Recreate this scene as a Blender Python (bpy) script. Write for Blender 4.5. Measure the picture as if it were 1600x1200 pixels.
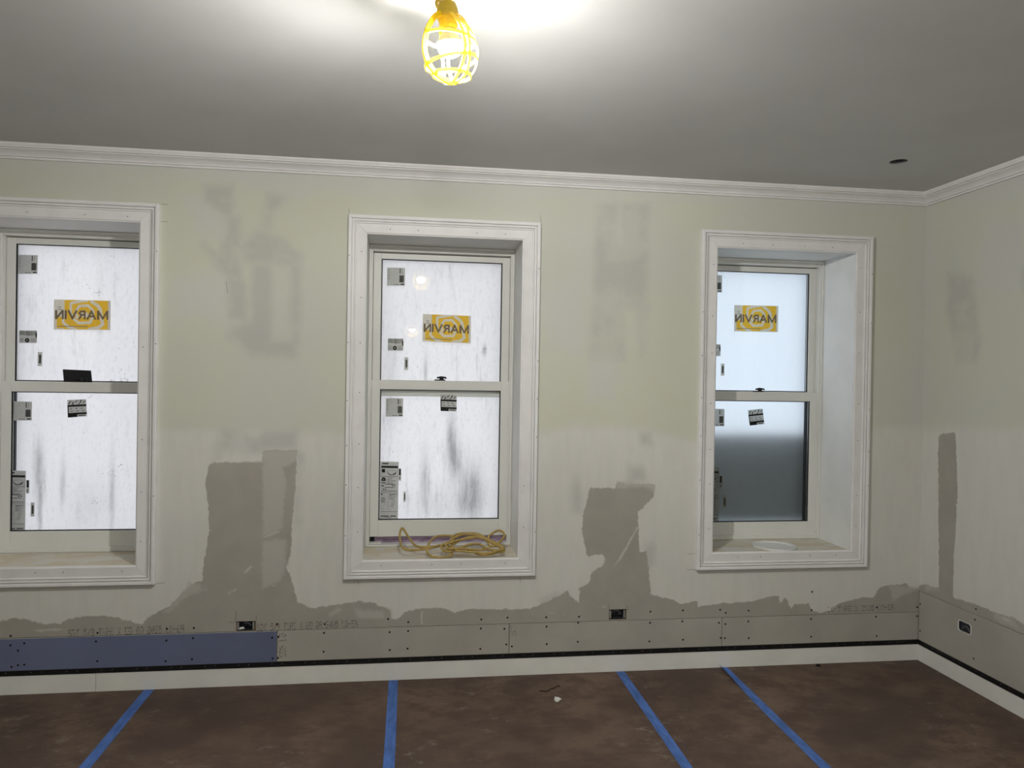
import bpy, bmesh, math, random
import numpy as np
from mathutils import Vector, Matrix, noise as mnoise
random.seed(7)
for o in list(bpy.data.objects): bpy.data.objects.remove(o)
SC = bpy.context.scene
COL = SC.collection

# ---------------------------------------------------------------- camera
FPX, YAW, PITCH, ROLL = 1167.14, 0.137029, -0.0070034, 0.0160769
CAM = np.array([0.0, -4.09856, 1.64912])
def cam_axes():
    cy, sy, cp, sp, cr, sr = math.cos(YAW), math.sin(YAW), math.cos(PITCH), math.sin(PITCH), math.cos(ROLL), math.sin(ROLL)
    f = np.array([sy*cp, cy*cp, sp]); r = np.array([cy, -sy, 0.0]); u = np.cross(r, f)
    return r*cr+u*sr, -r*sr+u*cr, f
AX_R, AX_U, AX_F = cam_axes()
cd = bpy.data.cameras.new('camera'); cam = bpy.data.objects.new('camera', cd); COL.objects.link(cam)
cd.sensor_fit = 'HORIZONTAL'; cd.sensor_width = 36.0; cd.lens = FPX/1600*36.0; cd.clip_start = 0.02
M = Matrix.Identity(4)
for i in range(3):
    M[i][0], M[i][1], M[i][2], M[i][3] = AX_R[i], AX_U[i], -AX_F[i], CAM[i]
cam.matrix_world = M
SC.camera = cam
def ray(px, py): return AX_R*(px-800)/FPX + AX_U*(600-py)/FPX + AX_F
def on_y(px, py, y=0.0): d = ray(px, py); return CAM + d*((y-CAM[1])/d[1])
def on_x(px, py, x): d = ray(px, py); return CAM + d*((x-CAM[0])/d[0])
def on_z(px, py, z): d = ray(px, py); return CAM + d*((z-CAM[2])/d[2])

# ---------------------------------------------------------------- world, exposure
SKY = 0.95
LAMP = 3000.0
w = bpy.data.worlds.new('overcast_sky'); SC.world = w; w.use_nodes = True
w.node_tree.nodes['Background'].inputs['Color'].default_value = (0.86, 0.92, 1.0, 1)
w.node_tree.nodes['Background'].inputs['Strength'].default_value = SKY
vs = SC.view_settings
vs.view_transform = 'Standard'; vs.look = 'None'; vs.exposure = 0.40; vs.gamma = 1.0; vs.use_curve_mapping = False

# ---------------------------------------------------------------- materials
def lin(r, g, b):
    f = lambda c: (c/255/12.92) if c/255 <= 0.04045 else ((c/255+0.055)/1.055)**2.4
    return (f(r), f(g), f(b), 1.0)
class NT:
    def __init__(s, name):
        s.m = bpy.data.materials.new(name); s.m.use_nodes = True
        s.t = s.m.node_tree; s.n = s.t.nodes; s.l = s.t.links
        s.out = s.n['Material Output']; s.p = s.n['Principled BSDF']
    def new(s, typ, **kw):
        n = s.n.new(typ)
        for k, v in kw.items(): setattr(n, k, v)
        return n
    def link(s, a, b): s.l.new(a, b)
    def val(s, inp, v):
        if hasattr(v, 'is_linked') or isinstance(v, bpy.types.NodeSocket): s.link(v, inp)
        else: inp.default_value = v
    def math(s, op, a, b=0.0, c=0.0):
        n = s.new('ShaderNodeMath', operation=op)
        for i, v in enumerate((a, b, c)): s.val(n.inputs[i], v)
        return n.outputs[0]
    def coords(s): return s.new('ShaderNodeTexCoord').outputs['Object']
    def noise(s, scale, detail=3.0, rough=0.55, stretch=(1, 1, 1), off=(0, 0, 0)):
        mp = s.new('ShaderNodeMapping'); mp.inputs['Scale'].default_value = stretch; mp.inputs['Location'].default_value = off
        s.link(s.coords(), mp.inputs['Vector'])
        n = s.new('ShaderNodeTexNoise'); n.inputs['Scale'].default_value = scale; n.inputs['Detail'].default_value = detail
        n.inputs['Roughness'].default_value = rough
        s.link(mp.outputs[0], n.inputs['Vector']); return n.outputs['Fac']
    def ramp(s, v, lo, hi, a=0.0, b=1.0, smooth=True):
        n = s.new('ShaderNodeMapRange'); n.interpolation_type = 'SMOOTHSTEP' if smooth else 'LINEAR'
        s.val(n.inputs['Value'], v)
        for k, x in zip(('From Min', 'From Max', 'To Min', 'To Max'), (lo, hi, a, b)): n.inputs[k].default_value = x
        return n.outputs['Result']
    def mix(s, fac, a, b):
        n = s.new('ShaderNodeMix', data_type='RGBA')
        s.val(n.inputs['Factor'], fac); s.val(n.inputs[6], a); s.val(n.inputs[7], b)
        return n.outputs[2]
    def attr(s, name):
        n = s.new('ShaderNodeAttribute'); n.attribute_name = name; return n.outputs['Fac']
    def bump(s, h, strength=0.2, dist=0.002):
        n = s.new('ShaderNodeBump'); n.inputs['Strength'].default_value = strength; n.inputs['Distance'].default_value = dist
        s.link(h, n.inputs['Height']); s.link(n.outputs[0], s.p.inputs['Normal'])
    def done(s, col=None, rough=0.6, spec=0.3, metal=0.0):
        if col is not None: s.val(s.p.inputs['Base Color'], col)
        s.val(s.p.inputs['Roughness'], rough); s.p.inputs['Specular IOR Level'].default_value = spec
        s.p.inputs['Metallic'].default_value = metal
        return s.m
def plain(name, rgb, var=0.12, scale=14.0, rough=0.6, spec=0.3, metal=0.0, stretch=(1, 1, 1), bump=0.0):
    t = NT(name); c = (rgb[0], rgb[1], rgb[2], 1)
    n = t.noise(scale, 4.0, stretch=stretch)
    col = t.mix(t.ramp(n, 0.3, 0.7), tuple(x*(1-var) for x in c[:3])+(1,), tuple(min(1, x*(1+var)) for x in c[:3])+(1,))
    if bump: t.bump(t.noise(160.0, 2.0), bump)
    return t.done(col, rough, spec, metal)
MAT = {}
YEL = (0.60, 0.60, 0.50, 1); SKM = (0.665, 0.652, 0.615, 1); GRY = (0.465, 0.463, 0.437, 1); BARE = (0.365, 0.345, 0.308, 1); WHT = (0.595, 0.595, 0.565, 1)
def wall_mat(name):
    t = NT(name)
    big = t.noise(1.1, 2.0); fine = t.noise(30.0, 6.0, 0.75); mid = t.noise(6.0, 4.0, 0.6)
    streak = t.noise(9.0, 3.0, stretch=(2.2, 2.2, 0.5))
    col = t.mix(t.ramp(big, 0.35, 0.7), YEL, (0.585, 0.59, 0.53, 1))
    def lay(col, a, c, w, na, nn, op=1.0):
        d = t.math('ADD', t.attr(a), t.math('MULTIPLY', t.math('SUBTRACT', nn, 0.5), na))
        f = t.ramp(d, -w, w)
        if op != 1.0: f = t.math('MULTIPLY', f, op)
        return t.mix(f, col, c)
    col = lay(col, 'white', WHT, 0.06, 0.12, mid, 0.8)
    skim = t.mix(t.ramp(streak, 0.35, 0.7), SKM, (0.64, 0.628, 0.592, 1))
    col = lay(col, 'skim', skim, 0.045, 0.08, mid)
    patchy = t.ramp(t.noise(4.2, 3.0, 0.6, off=(9, 3, 2)), 0.36, 0.58, 0.4, 1.0)
    col = lay(col, 'grey', t.mix(patchy, col, GRY), 0.036, 0.08, mid, 0.7)
    bare = t.mix(t.ramp(mid, 0.3, 0.75), BARE, (0.405, 0.38, 0.335, 1))
    bare = t.mix(t.ramp(t.noise(3.0, 3.0, off=(5, 2, 1)), 0.5, 0.75, 0.0, 0.6), bare, (0.42, 0.395, 0.352, 1))
    col = lay(col, 'bare', bare, 0.0035, 0.045, fine)
    col = lay(col, 'light', (0.50, 0.485, 0.445, 1), 0.012, 0.06, fine, 0.75)
    col = lay(col, 'streak', (0.56, 0.545, 0.50, 1), 0.003, 0.022, fine, 0.8)
    t.bump(t.math('ADD', t.math('MULTIPLY', streak, 0.6), t.math('MULTIPLY', fine, 0.4)), 0.12, 0.004)
    return t.done(col, 0.75, 0.2)
MAT['wall'] = wall_mat('patched_plaster')
MAT['walloff'] = plain('pale_paint', (0.58, 0.58, 0.50), 0.05, 1.5, 0.75, 0.2)
MAT['ceil'] = plain('ceiling_primer', (0.60, 0.605, 0.60), 0.03, 2.0, 0.8, 0.15)
MAT['trim'] = plain('primed_trim', (0.785, 0.77, 0.775), 0.03, 9.0, 0.5, 0.35)
MAT['jamb'] = plain('painted_jamb', (0.78, 0.785, 0.775), 0.03, 5.0, 0.5, 0.3)
MAT['vinyl'] = plain('window_vinyl', (0.72, 0.72, 0.685), 0.02, 5.0, 0.4, 0.4)
MAT['basebd'] = plain('baseboard_primer', (0.76, 0.75, 0.715), 0.04, 5.0, 0.6, 0.3)
MAT['black'] = plain('black_metal_bead', (0.012, 0.012, 0.012), 0.2, 12.0, 0.45, 0.4)
MAT['gasket'] = plain('black_gasket', (0.012, 0.012, 0.014), 0.1, 12.0, 0.6, 0.3)
MAT['dark'] = plain('near_black', (0.02, 0.02, 0.02), 0.1, 12.0, 0.9, 0.1)  # near-black colour of screw heads, nail dots and dark scraps
MAT['board'] = plain('grey_drywall_paper', (0.415, 0.392, 0.35), 0.06, 4.0, 0.85, 0.15, bump=0.08)
MAT['blue'] = plain('blue_drywall_paper', (0.145, 0.165, 0.265), 0.10, 3.0, 0.8, 0.2, stretch=(0.5, 1, 1), bump=0.06)
MAT['gyp'] = plain('gypsum_edge', (0.62, 0.61, 0.58), 0.06, 40.0, 0.9, 0.1)
MAT['outer'] = plain('dark_exterior_frame', (0.03, 0.035, 0.045), 0.1, 5.0, 0.5, 0.3)
MAT['purple'] = plain('purple_membrane', (0.36, 0.26, 0.37), 0.45, 30.0, 0.35, 0.5, stretch=(0.4, 1, 2.0))
MAT['ink'] = plain('stamp_ink', (0.10, 0.09, 0.08), 0.2, 60.0, 0.9, 0.1)
MAT['boxm'] = plain('dark_box_plastic', (0.03, 0.032, 0.04), 0.2, 20.0, 0.5, 0.4)
MAT['steel'] = plain('box_ear_steel', (0.30, 0.30, 0.29), 0.1, 20.0, 0.5, 0.4, 0.3)
MAT['boardgrey'] = plain('outside_board_grey', (0.50, 0.51, 0.50), 0.1, 6.0, 0.7, 0.2)
MAT['stud'] = plain('bare_stud_wood', (0.30, 0.22, 0.14), 0.2, 12.0, 0.85, 0.1, stretch=(0.3, 1, 1))
MAT['wire'] = plain('wire_jacket', (0.16, 0.16, 0.17), 0.2, 30.0, 0.5, 0.4)
MAT['tape'] = plain('blue_masking_tape', (0.075, 0.16, 0.44), 0.22, 30.0, 0.7, 0.25, stretch=(1, 0.25, 1), bump=0.1)
MAT['cord'] = plain('yellow_cord_jacket', (0.40, 0.275, 0.075), 0.15, 30.0, 0.45, 0.4)
MAT['lid'] = plain('white_plastic_lid', (0.70, 0.70, 0.68), 0.03, 10.0, 0.4, 0.4)
MAT['sbase'] = None
def sticker_mat(name, rgb, tr=0.25):
    t = NT(name); c = rgb+(1,)
    col = t.mix(t.ramp(t.noise(60.0, 2.0), 0.3, 0.7), tuple(x*0.94 for x in rgb)+(1,), c)
    d = t.new('ShaderNodeBsdfDiffuse'); t.val(d.inputs[0], col)
    s = t.new('ShaderNodeBsdfTranslucent'); t.val(s.inputs[0], col)
    mx = t.new('ShaderNodeMixShader'); mx.inputs[0].default_value = tr
    t.link(d.outputs[0], mx.inputs[1]); t.link(s.outputs[0], mx.inputs[2]); t.link(mx.outputs[0], t.out.inputs[0])
    return t.m
MAT['sbase'] = sticker_mat('label_paper', (0.60, 0.59, 0.545), 0.55)
MAT['sdark'] = sticker_mat('label_black', (0.02, 0.02, 0.02), 0.1)
MAT['smid'] = sticker_mat('label_grey_print', (0.24, 0.235, 0.22), 0.5)
MAT['syel'] = sticker_mat('label_yellow', (0.85, 0.53, 0.05), 0.55)
MAT['sbei'] = sticker_mat('label_beige', (0.74, 0.70, 0.60), 0.55)
MAT['stxt'] = sticker_mat('label_letters', (0.20, 0.15, 0.09), 0.5)
def glass_mat():
    t = NT('window_glass')
    fr = t.new('ShaderNodeFresnel'); fr.inputs['IOR'].default_value = 1.5
    tr = t.new('ShaderNodeBsdfTransparent'); tr.inputs[0].default_value = (0.95, 0.97, 0.96, 1)
    gl = t.new('ShaderNodeBsdfGlossy'); gl.inputs['Roughness'].default_value = 0.0
    nb = t.new('ShaderNodeBump'); nb.inputs['Strength'].default_value = 0.02; nb.inputs['Distance'].default_value = 0.01
    t.link(t.noise(5.0, 1.0), nb.inputs['Height']); t.link(nb.outputs[0], gl.inputs['Normal'])
    mx = t.new('ShaderNodeMixShader')
    t.link(fr.outputs[0], mx.inputs[0]); t.link(tr.outputs[0], mx.inputs[1]); t.link(gl.outputs[0], mx.inputs[2]); t.link(mx.outputs[0], t.out.inputs[0])
    return t.m
MAT['glass'] = glass_mat()
def film_mat(name, base, dirt, amount, blobs, seed, tr=0.70):
    """white protective film on the outside of the pane: lets daylight through, dirt streaked"""
    t = NT(name)
    st = t.noise(6.0, 6.0, 0.7, stretch=(5.0, 5.0, 0.75), off=(seed, 0, seed*0.7))
    sp = t.noise(34.0, 5.0, 0.75, stretch=(2.0, 2.0, 0.9), off=(0, seed, 3))
    cl = t.noise(1.7, 3.0, 0.6, off=(seed*2, 0, 1))
    f = t.math('MULTIPLY', t.ramp(st, 0.50, 0.85), t.ramp(cl, 0.38, 0.66, 0.15, 0.9))
    f = t.math('ADD', f, t.ramp(sp, 0.48, 0.85, 0.0, 0.5))
    sep = t.new('ShaderNodeSeparateXYZ'); t.link(t.coords(), sep.inputs[0])
    for (x, z, sx, sz, k) in blobs:
        dx = t.math('DIVIDE', t.math('SUBTRACT', sep.outputs[0], x), sx); dz = t.math('DIVIDE', t.math('SUBTRACT', sep.outputs[2], z), sz)
        r2 = t.math('ADD', t.math('MULTIPLY', dx, dx), t.math('MULTIPLY', dz, dz))
        g = t.math('POWER', 2.718, t.math('MULTIPLY', r2, -1.0))
        f = t.math('ADD', f, t.math('MULTIPLY', t.math('MULTIPLY', g, k), t.ramp(st, 0.25, 0.6, 0.45, 1.0)))
    f = t.math('MINIMUM', t.math('MULTIPLY', f, amount), 1.0)
    col = t.mix(f, base, dirt)
    d = t.new('ShaderNodeBsdfDiffuse'); t.link(col, d.inputs[0])
    s = t.new('ShaderNodeBsdfTranslucent'); t.link(col, s.inputs[0])
    mx = t.new('ShaderNodeMixShader'); mx.inputs[0].default_value = tr
    t.link(d.outputs[0], mx.inputs[1]); t.link(s.outputs[0], mx.inputs[2]); t.link(mx.outputs[0], t.out.inputs[0])
    return t.m
def floor_mat():
    t = NT('brown_floor_board')
    a = t.noise(1.5, 5.0, 0.6); b = t.noise(4.5, 8.0, 0.7, stretch=(1, 1.3, 1)); c = t.noise(11.0, 10.0, 0.78, stretch=(1.0, 1.5, 1)); d = t.noise(2.2, 4.0, 0.6, off=(4, 7, 0))
    col = t.mix(t.ramp(a, 0.35, 0.68), (0.086, 0.058, 0.046, 1), (0.168, 0.114, 0.084, 1))
    col = t.mix(t.ramp(b, 0.40, 0.62, 0.0, 0.75), col, (0.080, 0.051, 0.042, 1))
    sc = t.math('MULTIPLY', t.ramp(c, 0.52, 0.74), t.ramp(d, 0.46, 0.66))
    col = t.mix(t.math('MULTIPLY', sc, 0.85), col, (0.36, 0.31, 0.265, 1))
    t.bump(c, 0.15, 0.002)
    return t.done(col, t.ramp(a, 0.3, 0.7, 0.55, 0.75), 0.25)
MAT['floor'] = floor_mat()
def sill_mat():
    t = NT('dusty_sill')
    a = t.noise(5.0, 5.0, 0.65, stretch=(1, 1.8, 1)); b = t.noise(14.0, 4.0, 0.6)
    col = t.mix(t.ramp(a, 0.42, 0.60), (0.60, 0.525, 0.40, 1), (0.64, 0.615, 0.545, 1))
    col = t.mix(t.ramp(b, 0.58, 0.75, 0.0, 0.5), col, (0.52, 0.42, 0.28, 1))
    return t.done(col, 0.65, 0.25)
MAT['sill'] = sill_mat()
def cage_mat(name, ca, cb, tr):
    t = NT(name)
    col = t.mix(t.ramp(t.noise(20.0), 0.3, 0.7), ca, cb)
    d = t.new('ShaderNodeBsdfDiffuse'); t.link(col, d.inputs[0])
    s = t.new('ShaderNodeBsdfTranslucent'); t.link(col, s.inputs[0])
    mx = t.new('ShaderNodeMixShader'); mx.inputs[0].default_value = tr
    t.link(d.outputs[0], mx.inputs[1]); t.link(s.outputs[0], mx.inputs[2]); t.link(mx.outputs[0], t.out.inputs[0])
    return t.m
MAT['cage'] = cage_mat('bleached_cage_plastic', (0.90, 0.76, 0.22, 1), (0.92, 0.80, 0.28, 1), 0.5)  # ribs paled toward white to read as overexposed by the bulb
MAT['cagey'] = cage_mat('yellow_flange_plastic', (0.80, 0.58, 0.02, 1), (0.85, 0.65, 0.04, 1), 0.22)
MAT['socket'] = plain('yellow_socket', (0.62, 0.43, 0.03), 0.06, 20.0, 0.5, 0.4)
def bulb_mat():
    t = NT('lit_bulb'); e = t.new('ShaderNodeEmission'); e.inputs[0].default_value = (1.0, 0.99, 0.945, 1); e.inputs[1].default_value = LAMP
    t.link(e.outputs[0], t.out.inputs[0]); return t.m
MAT['bulb'] = bulb_mat()

# ---------------------------------------------------------------- mesh helpers
class MB:
    def __init__(s): s.v = []; s.f = []; s.mi = []; s.mats = []
    def m(s, key):
        if key not in s.mats: s.mats.append(key)
        return s.mats.index(key)
    def poly(s, pts, key):
        i = len(s.v); s.v += [tuple(map(float, p)) for p in pts]; s.f.append(tuple(range(i, i+len(pts)))); s.mi.append(s.m(key))
    def box(s, x0, x1, y0, y1, z0, z1, key):
        i = len(s.v)
        s.v += [(x, y, z) for z in (z0, z1) for y in (y0, y1) for x in (x0, x1)]
        for q in ((0, 2, 3, 1), (4, 5, 7, 6), (0, 1, 5, 4), (1, 3, 7, 5), (3, 2, 6, 7), (2, 0, 4, 6)):
            s.f.append(tuple(i+k for k in q)); s.mi.append(s.m(key))
    def bbox(s, x0, x1, y0, y1, z0, z1, key, b=0.002):
        bm = bmesh.new(); bmesh.ops.create_cube(bm, size=1.0)
        for v in bm.verts: v.co = Vector(((x0+x1)/2+v.co.x*(x1-x0), (y0+y1)/2+v.co.y*(y1-y0), (z0+z1)/2+v.co.z*(z1-z0)))
        bmesh.ops.bevel(bm, geom=bm.edges[:], offset=b, segments=1, affect='EDGES')
        s.add_bm(bm, key)
    def add_bm(s, bm, key):
        bm.verts.index_update(); i = len(s.v); s.v += [tuple(v.co) for v in bm.verts]
        for f in bm.faces: s.f.append(tuple(i+v.index for v in f.verts)); s.mi.append(s.m(key))
        bm.free()
    def loft(s, rings, key, closed=True, caps=True):
        i = len(s.v); n = len(rings[0])
        for r in rings: s.v += [tuple(map(float, p)) for p in r]
        for a in range(len(rings)-1):
            for k in range(n if closed else n-1):
                k2 = (k+1) % n
                s.f.append((i+a*n+k, i+a*n+k2, i+(a+1)*n+k2, i+(a+1)*n+k)); s.mi.append(s.m(key))
        if caps:
            s.f.append(tuple(i+k for k in reversed(range(n)))); s.mi.append(s.m(key))
            s.f.append(tuple(i+(len(rings)-1)*n+k for k in range(n))); s.mi.append(s.m(key))
    def tube(s, pts, r, key, n=8, caps=True):
        pts = [Vector(p) for p in pts]; rings = []; up = None
        for k, p in enumerate(pts):
            t = (pts[min(k+1, len(pts)-1)]-pts[max(k-1, 0)]).normalized()
            if up is None:
                a = Vector((0, 0, 1)) if abs(t.z) < 0.9 else Vector((1, 0, 0)); up = (a-t*a.dot(t)).normalized()
            else: up = (up-t*up.dot(t)).normalized()
            sd = t.cross(up); rr = r[k] if isinstance(r, (list, tuple)) else r
            rings.append([p+up*math.cos(q*2*math.pi/n)*rr+sd*math.sin(q*2*math.pi/n)*rr for q in range(n)])
        s.loft(rings, key, True, caps)
    def lathe(s, prof, key, n=24, c=(0, 0, 0), caps=True):
        s.loft([[(c[0]+r*math.cos(q*2*math.pi/n), c[1]+r*math.sin(q*2*math.pi/n), c[2]+z) for q in range(n)] for r, z in prof], key, True, caps)
    def build(s, name, parent=None, smooth=False, recalc=True, **props):
        me = bpy.data.meshes.new(name); me.from_pydata(s.v, [], s.f)
        for k in s.mats: me.materials.append(MAT[k])
        me.polygons.foreach_set('material_index', s.mi)
        if recalc:
            bm = bmesh.new(); bm.from_mesh(me); bmesh.ops.recalc_face_normals(bm, faces=bm.faces[:]); bm.to_mesh(me); bm.free()
        if smooth: me.polygons.foreach_set('use_smooth', [True]*len(me.polygons))
        me.update()
        o = bpy.data.objects.new(name, me); COL.objects.link(o)
        if parent is not None: o.parent = parent
        for k, v in props.items(): o[k] = v
        return o
def empty(name, loc=(0, 0, 0), **props):
    o = bpy.data.objects.new(name, None); COL.objects.link(o); o.location = loc; o.empty_display_size = 0.1
    for k, v in props.items(): o[k] = v
    return o
def adopt(o, parent):        # child keeps its world place although the parent stands elsewhere
    o.parent = parent; o.matrix_parent_inverse = Matrix.Translation(parent.location).inverted(); return o
def structure(o, label, cat): o['kind'] = 'structure'; o['label'] = label; o['category'] = cat; return o
def thing(o, label, cat, group=None):
    o['label'] = label; o['category'] = cat
    if group: o['group'] = group
    return o
def catmull(pts, sub=6, closed=False):
    P = [Vector(p) for p in pts]; out = []; n = len(P)
    for i in range(n if closed else n-1):
        g = (lambda k: P[k % n]) if closed else (lambda k: P[max(0, min(n-1, k))])
        a, b, c, d = g(i-1), g(i), g(i+1), g(i+2)
        for k in range(sub):
            t = k/sub
            out.append(0.5*((2*b)+(c-a)*t+(2*a-5*b+4*c-d)*t*t+(3*b-a-3*c+d)*t**3))
    if not closed: out.append(P[-1])
    return out
def slab_holes(outer, holes, place, thick, key, edgekey=None):
    """flat plate with holes; outer/holes in (u,v); place(u,v,d) -> world; front at d=0, back at d=thick"""
    bm = bmesh.new(); loops = []
    for lp in [outer]+holes:
        vs_ = [bm.verts.new((u, v, 0)) for u, v in lp]; loops.append(vs_)
        for k in range(len(vs_)): bm.edges.new((vs_[k], vs_[(k+1) % len(vs_)]))
    bmesh.ops.triangle_fill(bm, use_beauty=True, use_dissolve=False, edges=bm.edges[:])
    bm.verts.index_update(); mb = MB(); co = [(v.co.x, v.co.y) for v in bm.verts]
    for f in bm.faces: mb.poly([place(*co[v.index], 0) for v in f.verts], key)
    bm.free()
    if thick:
        for lp in [outer]+holes:
            for k in range(len(lp)):
                a, b = lp[k], lp[(k+1) % len(lp)]
                mb.poly([place(*a, 0), place(*b, 0), place(*b, thick), place(*a, thick)], edgekey or key)
    return mb

# ---------------------------------------------------------------- room sizes
XR, XL, YB, H = 3.0528, -3.7, -7.2, 2.787
SEAM, SEAMR = 0.290, 0.416
BLK0, BLK1 = 0.097, 0.123
DEEP = 0.47
WIN = [dict(x0=-2.243, x1=-1.384, z0=0.646, z1=2.430, up=0.0),
       dict(x0=-0.240, x1=0.617, z0=0.652, z1=2.421, up=0.040),
       dict(x0=1.738, x1=2.603, z0=0.664, z1=2.426, up=0.0)]
BOXES = [(-0.887, -0.784, 0.2905, 0.343), (1.139, 1.244, 0.2955, 0.353)]

# ---------------------------------------------------------------- signed distances of the paint patches
def sdf_poly(px, pz, poly):
    """+ inside, metres"""
    P = np.asarray(poly, float); d2 = np.full(px.shape, 1e9); ins = np.zeros(px.shape, bool)
    for i in range(len(P)):
        a, b = P[i], P[(i+1) % len(P)]; e = b-a
        wx, wz = px-a[0], pz-a[1]
        t = np.clip((wx*e[0]+wz*e[1])/max(1e-12, e@e), 0, 1)
        d2 = np.minimum(d2, (wx-e[0]*t)**2+(wz-e[1]*t)**2)
        c = ((a[1] > pz) != (b[1] > pz)) & (px < (b[0]-a[0])*(pz-a[1])/((b[1]-a[1]) if b[1] != a[1] else 1e-12)+a[0])
        ins ^= c
    d = np.sqrt(d2); return np.where(ins, d, -d)
def bw(pts): return [tuple(on_y(x, y, 0.0)[[0, 2]]) for x, y in pts]
def rw(pts): return [tuple(on_x(x, y, XR)[[1, 2]]) for x, y in pts]
def cr(pts, ox, oy, s): return [(ox+x/s, oy+y/s) for x, y in pts]
bare_top = [(-60, 972), (0, 971), (22, 966), (45, 969), (70, 975), (95, 974), (107, 967), (120, 965), (121, 971), (122, 964), (160, 962.5), (185, 966), (210, 972), (222, 976), (232, 964), (265, 947), (287, 925), (300, 912),
 (317.5, 907.5), (316, 895), (320.6, 864), (326.8, 830), (325, 784), (321, 759.5), (325, 728.7), (333, 722.5), (410, 721.6), (410, 704), (464, 703.4), (463, 731.7), (461, 768.8), (456, 821), (454.8, 864.4), (447, 886), (454.8, 901), (461, 926), (465.6, 941.4), (487, 950.7), (502.6, 947.6), (555, 941),
 (560, 939), (585.6, 942), (588, 946), (609.5, 950.6), (611, 967), (625, 966), (633, 956), (650, 952), (681, 949), (698, 952), (712, 957.6), (726, 952), (743, 950.6), (774, 952), (816, 952),
 (830, 950), (860, 938), (887, 923), (890, 930), (905, 942.5), (905, 920), (920, 911), (926, 891.5), (941, 885.5), (945.5, 872), (941, 866), (917, 869), (915.5, 857), (908.6, 830), (912.5, 800), (920, 770), (921.5, 762.5), (962, 762.5), (965, 750.5), (977, 756.5), (1022, 756.5), (1022, 776), (1001, 797), (996.5, 800), (999.5, 863), (1010, 860), (1013, 884), (1017.5, 929), (1040, 935), (1052, 936.5), (1064, 943.5), (1088, 938),
 (1091, 948), (1125, 943), (1175, 939.6), (1201, 932.4), (1216.6, 930.8), (1217.8, 943), (1227, 933.6), (1236.8, 951.4), (1241.5, 944), (1263, 943), (1270, 955), (1282, 957), (1296, 955), (1310, 943), (1346, 933.6), (1364, 934.8), (1375.7, 915.8), (1416, 912), (1422, 919), (1440, 919)]
c1 = lambda q: cr(q, 235, 260, 3.159); c2 = lambda q: cr(q, 225, 630, 3.2432); c3 = lambda q: cr(q, 830, 280, 3.157); c4 = lambda q: cr(q, 830, 620, 3.333); c6 = lambda q: cr(q, 1080, 860, 4.2105); c5 = lambda q: cr(q, 1340, 320, 3.335)
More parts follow.
